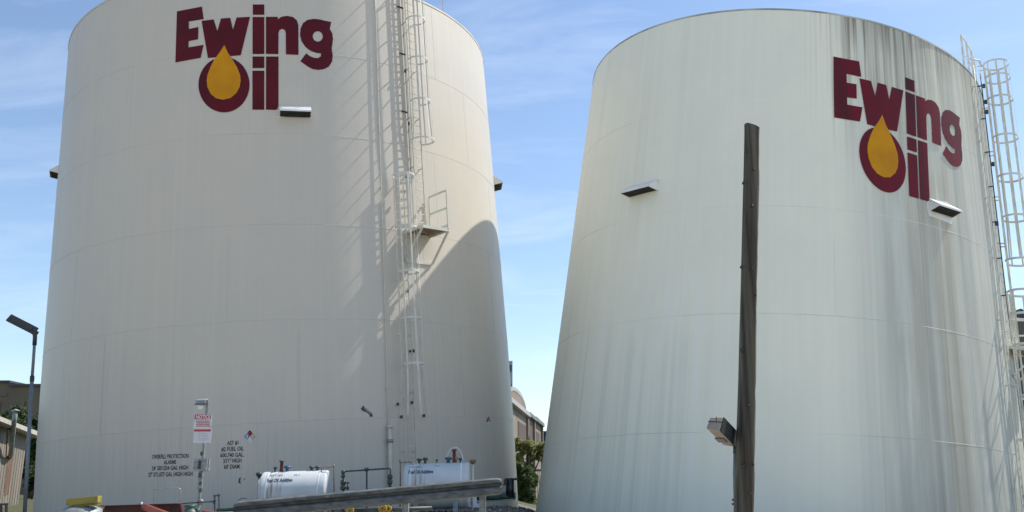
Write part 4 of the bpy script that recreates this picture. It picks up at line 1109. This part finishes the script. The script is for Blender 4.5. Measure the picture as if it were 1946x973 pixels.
# visible corners in the photo: front face (1342,814)-(1349,793)-(1373,792)-(1366,817); body recedes to (1400,850)
yf, yb = PY_ - .42, PY_ + .18
F = [W(1342, 814, yf), W(1367, 818.5, yf), W(1374, 792.5, yf + .05), W(1349.5, 793, yf + .05)]
dv = W(1398, 850, yb) - F[1]
Bk = [p + dv for p in F]
hd = MB().add(F + Bk, [(0, 1, 2, 3), (7, 6, 5, 4), (0, 4, 5, 1), (1, 5, 6, 2), (2, 6, 7, 3), (3, 7, 4, 0)]).build('lamp_head', M['shoebox'], t, bevel=.008)
e1 = (F[2] - F[1]).normalized(); e0 = (F[1] - F[0]).normalized(); dn = dv.normalized()
MB().bar(F[0] + (F[3] - F[0]) * .62 - dn * .004 - e0 * .004, F[1] + (F[2] - F[1]) * .62 - dn * .004 + e0 * .006, .008, .008, side=e1).build('door_seam', M['black'], hd)
sd_ = [F[1] + e0 * .004, F[2] + e0 * .004 + e1 * .002, F[2] + dv + e0 * .004 + e1 * .002, F[1] + dv + e0 * .004]
MB().poly([sd_[0] + dn * .006, sd_[1] + dn * .006, sd_[2], sd_[3]], e0 * .006).build('side_panel', M['shoeside'], hd)
MB().bar(F[0] + dn * .34 - e1 * .010 + e0 * .05, F[0] + dn * .50 - e1 * .010 + e0 * .05, .10, .012, side=e0).build('photocell_boss', M['shoetop'], hd)
MB().box(F[3].lerp(F[2], .55) - dn * .006 - e1 * .03, (.006, .006, .06)).build('door_latch', M['black'], hd)
MB().tube([W(1398.5, 862, PY_ + .12), W(1399, 848, PY_ + .12)], .034, 10).build('slip_fitter', M['black'], t)

# ------------------------------------------------------------------ buildings
def vpoly(name, pts2, p0, dir_, m, parent, th=.3, off=0.0):
    """wall panel: pts2 = (distance along, height) polygon, placed at p0 along dir_, extruded back"""
    d = Vector(dir_).normalized(); nrm = Vector((d.y, -d.x, 0))
    pts = [Vector(p0) + d * a + Vector((0, 0, b)) + nrm * off for a, b in pts2]
    return MB().poly(pts, -nrm * th).build(name, m, parent)
M['tan'] = pmat('tan_stucco', (0.20, 0.155, 0.105), (0.165, 0.13, 0.09), scale=.7, rough=.85, bump=.2)
M['coping'] = pmat('dark_blue_metal_coping', (0.025, 0.03, 0.05), (0.04, 0.045, 0.06), scale=3, rough=.4)
M['shedwall'] = pmat('beige_corrugated_wall', (0.25, 0.225, 0.19), (0.17, 0.15, 0.125), scale=1.4, stretch=(1, 1, .12), rough=.6)
M['fascia'] = pmat('white_roof_trim', (0.50, 0.48, 0.44), (0.4, 0.38, 0.35), scale=3, rough=.5)
# retail building far left, behind the trees
yb = 75.0
a = W(-160, 727, yb); b = W(18, 727, yb); c = W(19, 734, yb); d = W(160, 742, yb)
t = thing('retail_building', 'tan flat roofed building with dark coping behind the trees at the left', 'building', (a.x, yb, ground_z(a.x, yb)))
g0 = ground_z(-20, yb) - .5
vx = lambda x0, x1, z1, nm, dep=14: MB().hexa([(x0, yb, g0), (x1, yb, g0), (x1, yb + dep, g0), (x0, yb + dep, g0), (x0, yb, z1), (x1, yb, z1), (x1, yb + dep, z1), (x0, yb + dep, z1)]).build(nm, M['tan'], t)
w1 = vx(a.x, b.x, b.z, 'wall', 14); w2 = vx(b.x + .002, d.x, c.z, 'wall', 13.7)
MB().box(((a.x + b.x) / 2, yb + 6.9, b.z + .08), (b.x - a.x + .2, 14.2, .16)).build('coping', M['coping'], w1)
MB().box(((b.x + d.x) / 2 + .1, yb + 6.7, c.z + .08), (d.x - b.x, 13.9, .18)).build('coping', M['coping'], w2)
for k in range(7):
    x = a.x + 1 + (d.x - a.x) * k / 7
    MB().box((x, yb - .06, (g0 + c.z) / 2 - .6), (.5, .12, c.z - g0 - 1.2)).build('pilaster', M['tan'], w1)
MB().box(((a.x + b.x) / 2, yb - .04, b.z - 1.0), (b.x - a.x, .08, .18)).build('band_course', M['tan'], w1)
# shed with a rusty exhaust pipe
y0, y1 = 42.0, 49.0
A = W(-60, 950, y0); Bc = W(37, 940, y1)
ztop = W(36, 828, y1).z; gz = ground_z(-20, 45) - .3
t = thing('metal_shed', 'beige metal shed with white roof edge and rust streaked wall', 'shed', (A.x, y0, gz + .3))
dirv = Vector((Bc.x - A.x, y1 - y0, 0)); Ln = dirv.length; du = dirv.normalized(); nn = Vector((du.y, -du.x, 0))
A0 = Vector((A.x, y0, gz)); zA = ztop + .42
MB().hexa([A0, A0 + du * Ln, A0 + du * Ln - nn * 6, A0 - nn * 6, A0 + Vector((0, 0, zA - gz)), A0 + du * Ln + Vector((0, 0, ztop - gz)), A0 + du * Ln - nn * 6 + Vector((0, 0, ztop - gz)), A0 - nn * 6 + Vector((0, 0, zA - gz))]).build('wall', M['shedwall'], t)
k = 0.0
while k < Ln:
    hz = zA + (ztop - zA) * k / Ln
    MB().bar(A0 + du * k + nn * .018, A0 + du * k + nn * .010 + Vector((0, 0, hz - gz - .05)), .05, .006, side=du).build('wall_rib', M['shedwall'], t); k += .38
MB().hexa([A0 + nn * .55 - du * .5 + Vector((0, 0, zA - gz)), A0 + du * (Ln + .75) + nn * .55 + Vector((0, 0, ztop - gz - .06)), A0 + du * (Ln + .75) - nn * 6.4 + Vector((0, 0, ztop - gz - .06)), A0 - nn * 6.4 - du * .5 + Vector((0, 0, zA - gz)),
           A0 + nn * .55 - du * .5 + Vector((0, 0, zA - gz + .20)), A0 + du * (Ln + .75) + nn * .55 + Vector((0, 0, ztop - gz + .16)), A0 + du * (Ln + .75) - nn * 6.4 + Vector((0, 0, ztop - gz + .16)), A0 - nn * 6.4 - du * .5 + Vector((0, 0, zA - gz + .20))]).build('roof', M['fascia'], t)
def shed_pt(px, py, off=.12):
    # point on the shed wall plane
    o_ = Vector((0, 0, CAMZ)); dd = W(px, py, 10) - o_
    tt = (A0 + nn * off - o_).dot(nn) / dd.dot(nn); return o_ + dd * tt
M['rustwall'] = pmat('rust_stain', (0.10, 0.045, 0.025), (0.19, 0.12, 0.08), scale=2, stretch=(1, 1, .15), rough=.9)
st = [shed_pt(x, y, .006) for x, y in ((15, 870), (24, 868), (23, 890), (20, 915), (16, 940), (8, 943), (10, 915), (14, 890))]
MB().poly(st, nn * .003).build('rust_stain', M['rustwall'], t)
MB().tube([shed_pt(19, 868, -.1), shed_pt(20, 866, .2), shed_pt(21, 858, .32), shed_pt(27, 800, .62), shed_pt(29.5, 781, .65)], .11, 12).build('exhaust_pipe', M['galv'], t)
MB().lathe(shed_pt(29.5, 781, .65), [(0, -.02), (.19, -.02), (.20, .03), (0, .10)], 14).build('exhaust_cap', M['galv'], t)
MB().bar(shed_pt(14, 814, 0.0), shed_pt(29, 816, .5), .06, .05).build('exhaust_bracket', M['black'], t)
MB().bar(shed_pt(16, 812, .03), shed_pt(13, 866, .03), .16, .03, side=du).build('soot_plate', M['rust'], t)

# brown building with an arched parapet between the tanks
M['brownwall'] = pmat('grey_brown_stucco', (0.24, 0.20, 0.165), (0.19, 0.16, 0.13), scale=.8, rough=.85)
M['brick'] = pmat('dark_brick_panel', (0.10, 0.072, 0.062), (0.065, 0.05, 0.045), scale=3, stretch=(1, 1, 4), rough=.9)
M['archtrim'] = pmat('pale_arch_coping', (0.40, 0.39, 0.38), (0.30, 0.29, 0.28), scale=3, rough=.5)
ya, yc = 60.0, 100.0
PA = W(935, 900, ya); PC = W(1029, 900, yc)
dv = Vector((PC.x - PA.x, yc - ya, 0)); LN = dv.length; du = dv.normalized(); nn = Vector((du.y, -du.x, 0))
P0 = Vector((PA.x, ya, 0))
def wall_s(px):   # distance along the wall whose image column is px
    k = (px - CXP) / FPX
    lo, hi = 0, LN
    f = lambda s: (P0.x + du.x * s) / (((P0.y + du.y * s)) * cos(PITCH) + 4 * sin(PITCH)) - k
    for _ in range(40):
        m_ = (lo + hi) / 2
        if f(m_) < 0: lo = m_
        else: hi = m_
    return lo
def wall_z(px, py):
    s = wall_s(px); y = P0.y + du.y * s; return s, W(px, py, y).z
t = thing('arched_building', 'grey brown building with an arched parapet rising between the two tanks', 'building', (P0.x, ya, ground_z(P0.x, ya)))
g0 = ground_z(0, 60) - .5
segs = [(938, 1000.5, 789), (1000.5, 1013, 797), (1013, 1028.5, 808)]
wl_ = []
for i, (xa, xb, yt) in enumerate(segs):
    s0, z0 = wall_z(xb, yt); sa = wall_s(xa)
    if i == 0: sa = 0
    o = vpoly('wall', [(sa + .003, g0), (s0, g0), (s0, z0), (sa + .003, z0)], P0, du, M['brownwall'], t, th=12 - i * .5); wl_.append(o)
    # cornice
    p_a = P0 + du * sa + Vector((0, 0, z0)) + nn * .12; p_b = P0 + du * (s0 + .2) + Vector((0, 0, z0)) + nn * .12
    MB().bar(p_a, p_b, .35, .5, side=(0, 0, 1)).build('cornice', M['coping'] if i else M['archtrim'], o)
    MB().bar(P0 + du * s0 + nn * .1 + Vector((0, 0, g0)), P0 + du * s0 + nn * .1 + Vector((0, 0, z0)), .7, .25, side=du).build('pilaster', M['brownwall'], o)
for xa, xb, ya_, yb_ in ((984, 998, 800, 835), (1003, 1011, 806, 838), (1016, 1025, 818, 840)):
    sa, za = wall_z(xa, ya_); sb, zb = wall_z(xb, ya_); _, zc = wall_z(xa, yb_ + 20)
    vpoly('brick_panel', [(sa, zc), (sb, zc), (sb, za), (sa, za)], P0, du, M['brick'], wl_[0], th=.1, off=.05)
# arch
sl, zl = wall_z(964, 789); sr_, zr = wall_z(1000, 789)
_, zt = wall_z(987, 747)
sc_ = (sl + sr_) / 2; rs = (sr_ - sl) / 2; zb = zr - .05; rz = zt - zb
outer = [(sc_ + rs * cos(pi * k / 24), zb + rz * sin(pi * k / 24) ** .8) for k in range(25)]
ar = vpoly('arched_parapet', outer, P0, du, M['brownwall'], t, th=1.2, off=.02)
q = MB()
for k in range(24):
    (a1, b1), (a2, b2) = outer[k], outer[k + 1]
    q.bar(P0 + du * a1 + Vector((0, 0, b1)) - nn * .45, P0 + du * a2 + Vector((0, 0, b2)) - nn * .45, 0.3, 1.0, side=(Vector((0, 0, 1)) * math.sin(pi * (k + .5) / 24) + du * cos(pi * (k + .5) / 24)))
q.build('arch_coping', M['archtrim'], ar)
# small dark building beyond
t = thing('dark_building', 'small dark building beyond the stepped end of the arched one', 'building', W(1033, 880, 130))
a = W(1026.5, 820, 130); b = W(1046, 820, 130)
MB().hexa([(a.x, 130, 0), (b.x, 130, 0), (b.x, 140, 0), (a.x, 140, 0), (a.x, 130, a.z), (b.x, 130, a.z), (b.x, 140, a.z), (a.x, 140, a.z)]).build('wall', flat_m('slate_wall', (.035, .045, .075), .7), t)
MB().box(((a.x + b.x) / 2, 129.9, a.z - .1), (b.x - a.x + .3, .3, .3)).build('parapet', M['coping'], t)

# warehouse at the far right behind the cages
yr = 62.0
a = W(1908, 610, yr); b = W(1965, 592, yr); cR = W(2100, 560, yr)
t = thing('brown_warehouse', 'grey brown building with a sloping roof edge behind the caged ladder at the right', 'building', (a.x, yr, ground_z(a.x, yr)))
x0 = a.x - 2.5
MB().hexa([(x0, yr, 0), (cR.x, yr, 0), (cR.x, yr + 20, 0), (x0, yr + 20, 0), (x0, yr, a.z - .5), (cR.x, yr, cR.z), (cR.x, yr + 20, cR.z), (x0, yr + 20, a.z - .5)]).build('wall', pmat('warehouse_wall', (.17, .155, .13), (.13, .12, .10), scale=.5, rough=.8), t)
MB().bar((x0 - .2, yr - .2, a.z - .45), (cR.x, yr - .2, cR.z + .05), .4, .5, side=(0, 0, 1)).build('roof_edge', M['coping'], t)
for k in range(12):
    x = x0 + .8 + k * 1.3
    MB().box((x, yr - .05, 6), (.09, .1, 12 if x < a.x else 12)).build('wall_rib', M['rust'] if False else pm if (pm := bpy.data.materials['warehouse_wall']) else None, t)
a2 = W(1912, 730, yr)
MB().box((a2.x + .3, yr - .12, 5), (1.0, .2, 10)).build('blue_panel', flat_m('slate_panel', (.09, .12, .16), .6), t)
pk = W(1940, 586, yr + 3)
MB().add([(pk.x, yr + 3, pk.z), (pk.x + 6, yr + 3, pk.z - 3.5), (pk.x - .1, yr + 3, pk.z - 3.5), (pk.x, yr + 9, pk.z), (pk.x + 6, yr + 9, pk.z - 3.5), (pk.x - .1, yr + 9, pk.z - 3.5)], [(0, 1, 2), (5, 4, 3), (0, 3, 4, 1), (1, 4, 5, 2), (2, 5, 3, 0)]).build('roof_monitor', M['coping'], t)
# sliver of a white building beyond the gap at the cream tank's edge
t = thing('white_building', 'pale building with window bands seen just past the right edge of the cream tank', 'building', W(960, 860, 150))
a = W(940, 686, 150); b = W(974, 686, 150)
wl0 = MB().hexa([(a.x, 150, 0), (b.x, 150, 0), (b.x, 160, 0), (a.x, 160, 0), (a.x, 150, a.z), (b.x, 150, a.z), (b.x, 160, a.z), (a.x, 160, a.z)]).build('wall', flat_m('pale_wall', (.42, .44, .46), .7), t)
for k in range(4):
    z = a.z - 1.2 - k * 3
    MB().box(((a.x + b.x) / 2, 149.95, z), (b.x - a.x - .3, .12, 1.1)).build('window', flat_m('window_glass', (.04, .06, .08), .2) if k == 0 else bpy.data.materials['window_glass'], wl0)

# ------------------------------------------------------------------ vegetation
def leaf_mat(name, c1, c2):
    m = pmat(name, c1, c2, scale=1.1, rough=.6, detail=3); n, l = m.node_tree.nodes, m.node_tree.links; b = n['Principled BSDF']
    tr = n.new('ShaderNodeBsdfTranslucent'); ms = n.new('ShaderNodeMixShader'); ms.inputs[0].default_value = .45
    l.new(b.inputs['Base Color'].links[0].from_socket, tr.inputs['Color'])
    l.new(b.outputs[0], ms.inputs[1]); l.new(tr.outputs[0], ms.inputs[2]); l.new(ms.outputs[0], n['Material Output'].inputs['Surface'])
    return m
M['leafdark'] = leaf_mat('dark_leaves', (0.085, 0.13, 0.04), (0.035, 0.058, 0.02))
M['leaflight'] = leaf_mat('yellow_green_leaves', (0.30, 0.32, 0.13), (0.19, 0.21, 0.08))
M['leafmid'] = leaf_mat('green_leaves', (0.10, 0.15, 0.05), (0.05, 0.08, 0.028))
M['bark'] = pmat('bark', (.09, .07, .055), (.05, .04, .03), scale=6, rough=.9)
def crown(blobs, n, size, seed):
    rnd = random.Random(seed); q = MB(); vs = []; fs = []
    tot = sum(b[3] ** 2 for b in blobs)
    for (x, y, z, r) in blobs:
        # small twig clumps give light and dark gaps
        cl = [Vector((rnd.gauss(0, 1), rnd.gauss(0, 1), rnd.gauss(0, .8))).normalized() * r * rnd.uniform(.45, 1.05) for _ in range(max(8, int(26 * r / 1.2)))]
        k = int(n * r * r / tot)
        for _ in range(k):
            c = Vector((x, y, z)) + rnd.choice(cl) + Vector((rnd.gauss(0, 1), rnd.gauss(0, 1), rnd.gauss(0, 1))) * r * .17
            s = size * rnd.uniform(.6, 1.3)
            a = Vector((rnd.uniform(-1, 1), rnd.uniform(-1, 1), rnd.uniform(-.6, .6))).normalized(); b = a.cross(Vector((rnd.uniform(-1, 1), rnd.uniform(-1, 1), rnd.uniform(-1, 1)))).normalized()
            o = len(vs); vs += [c - a * s, c + b * s * .45, c + a * s, c - b * s * .45]; fs.append((o, o + 1, o + 2, o + 3))
    return q.add(vs, fs)
def tree(label, x, y, h, blobs, n, size, leaf, seed, cat='tree', name='leafy_tree', group=None):
    gz = ground_z(x, y)
    t = thing(name, label, cat, (x, y, gz), group)
    rnd = random.Random(seed)
    trunk = MB().tube([(x, y, gz - .2), (x + .08, y, gz + h * .25), (x - .05, y + .1, gz + h * .55), (x + .1, y, gz + h * .8)], [h * .03, h * .024, h * .015, h * .005], 8)
    tr = trunk.build('trunk', M['bark'], t)
    q = MB()
    for b in blobs:
        s = Vector((x, y, gz + h * rnd.uniform(.2, .5))); e = Vector(b[:3])
        q.tube([s, s.lerp(e, .5) + Vector((rnd.uniform(-.2, .2), 0, .15)), e], [h * .012, h * .008, h * .003], 6)
    q.build('limbs', M['bark'], t)
    tag(crown(blobs, n, size, seed).build('crown', leaf, t, fix=False), kind=None)
    return t
def blob_px(lst, y): 
    out = []
    for px, py, rp in lst:
        c = W(px, py, y + random.uniform(-.8, .8)); out.append((c.x, c.y, c.z, rp / FPX * y))
    return out
random.seed(11)
x_ = W(20, 900, 60).x
tree('dark green tree standing behind the metal shed', x_, 60, 5.8, blob_px([(18, 800, 26), (-14, 812, 26), (5, 835, 26), (30, 830, 22), (-35, 820, 24)], 60), 9000, .16, M['leafdark'], 1, group=None)
x_ = W(60, 900, 58).x
tree('dark tree between the lamp pole and the cream tank', x_, 58, 5.5, blob_px([(55, 802, 22), (66, 830, 24), (52, 855, 22), (80, 850, 24), (64, 885, 20), (48, 890, 16)], 58), 9000, .15, M['leafdark'], 2)
tree('pale yellow green tree in front of the arched building', W(1004, 900, 66).x, 66, 5.6, blob_px([(985, 846, 12), (1003, 848, 13), (1019, 850, 13), (1033, 848, 10), (994, 864, 12), (1012, 866, 13), (1028, 866, 11), (982, 872, 11), (1000, 885, 10)], 66), 6500, .13, M['leaflight'], 3)
tree('denser green bush at the foot of the gap between the tanks', W(992, 950, 61).x, 61, 2.9, blob_px([(984, 892, 14), (1000, 905, 15), (985, 922, 17), (1006, 932, 15), (990, 950, 17), (1012, 958, 12), (978, 960, 13), (978, 905, 12), (1016, 915, 9)], 61), 12000, .11, M['leafmid'], 4, 'bush', 'leafy_bush')
tree('low dark hedge under the trees beside the shed', W(62, 930, 55).x, 55, 2.2, blob_px([(50, 905, 14), (62, 912, 14), (75, 908, 14), (84, 915, 12), (58, 922, 10)], 55), 5000, .12, M['leafdark'], 5, 'hedge', 'low_hedge')
# picket fence in the gap
yf = 70.0
xa, xb = W(1008, 900, yf).x, W(1036, 900, yf).x
t = thing('picket_fence', 'dark iron fence low between the bush and the greenish white tank', 'fence', (xa, yf, ground_z(xa, yf)))
zt_, zb_ = W(1015, 893, yf).z, ground_z(xa, yf)
x = xa
while x < xb:
    MB().box((x, yf, (zt_ + zb_) / 2), (.03, .03, zt_ - zb_)).build('picket', M['black'], t); x += .13
for z in (zt_ - .08, zb_ + .15): MB().box(((xa + xb) / 2, yf, z), (xb - xa, .04, .05)).build('rail', M['black'], t)
zc = W(1015, 889, 78).z
o = MB().box(((xa + xb) / 2 + .5, 80, zc - .15), (xb - xa + 3, 5, .1)).build('pavement', flat_m('pale_concrete', (.35, .34, .32), .8)); tag(o, kind='structure')
# dark rail corner at the very bottom left
t = thing('low_barrier', 'dark low metal barrier in the bottom left corner below the shed', 'barrier', W(5, 985, 24))
for (xa, ya_, xb, yb_) in ((-10, 959, 15, 958), (2, 960, 2, 985), (12, 960, 12, 985)):
    MB().bar(W(xa, ya_, 24), W(xb, yb_, 24), .05, .05).build('frame_bar', M['black'], t)

# GROUPS_: repeats of one kind share a group
for key, gname in {'vent_pipe': 'mushroom capped vent pipes', 'fill_pipe': 'thin fill pipes of the additive tanks', 'yellow_valve': 'yellow valves under the guardrail',
                   'meter_box': 'small white enclosures under the guardrail', 'orange_pipe': 'orange red pipes at the bottom edge', 'storage_tank': 'large storage tanks', 'leafy_tree': 'trees behind the yard'}.items():
    for o in SC.objects:
        if o.parent is None and o.name.split('.')[0] == key: o['group'] = gname
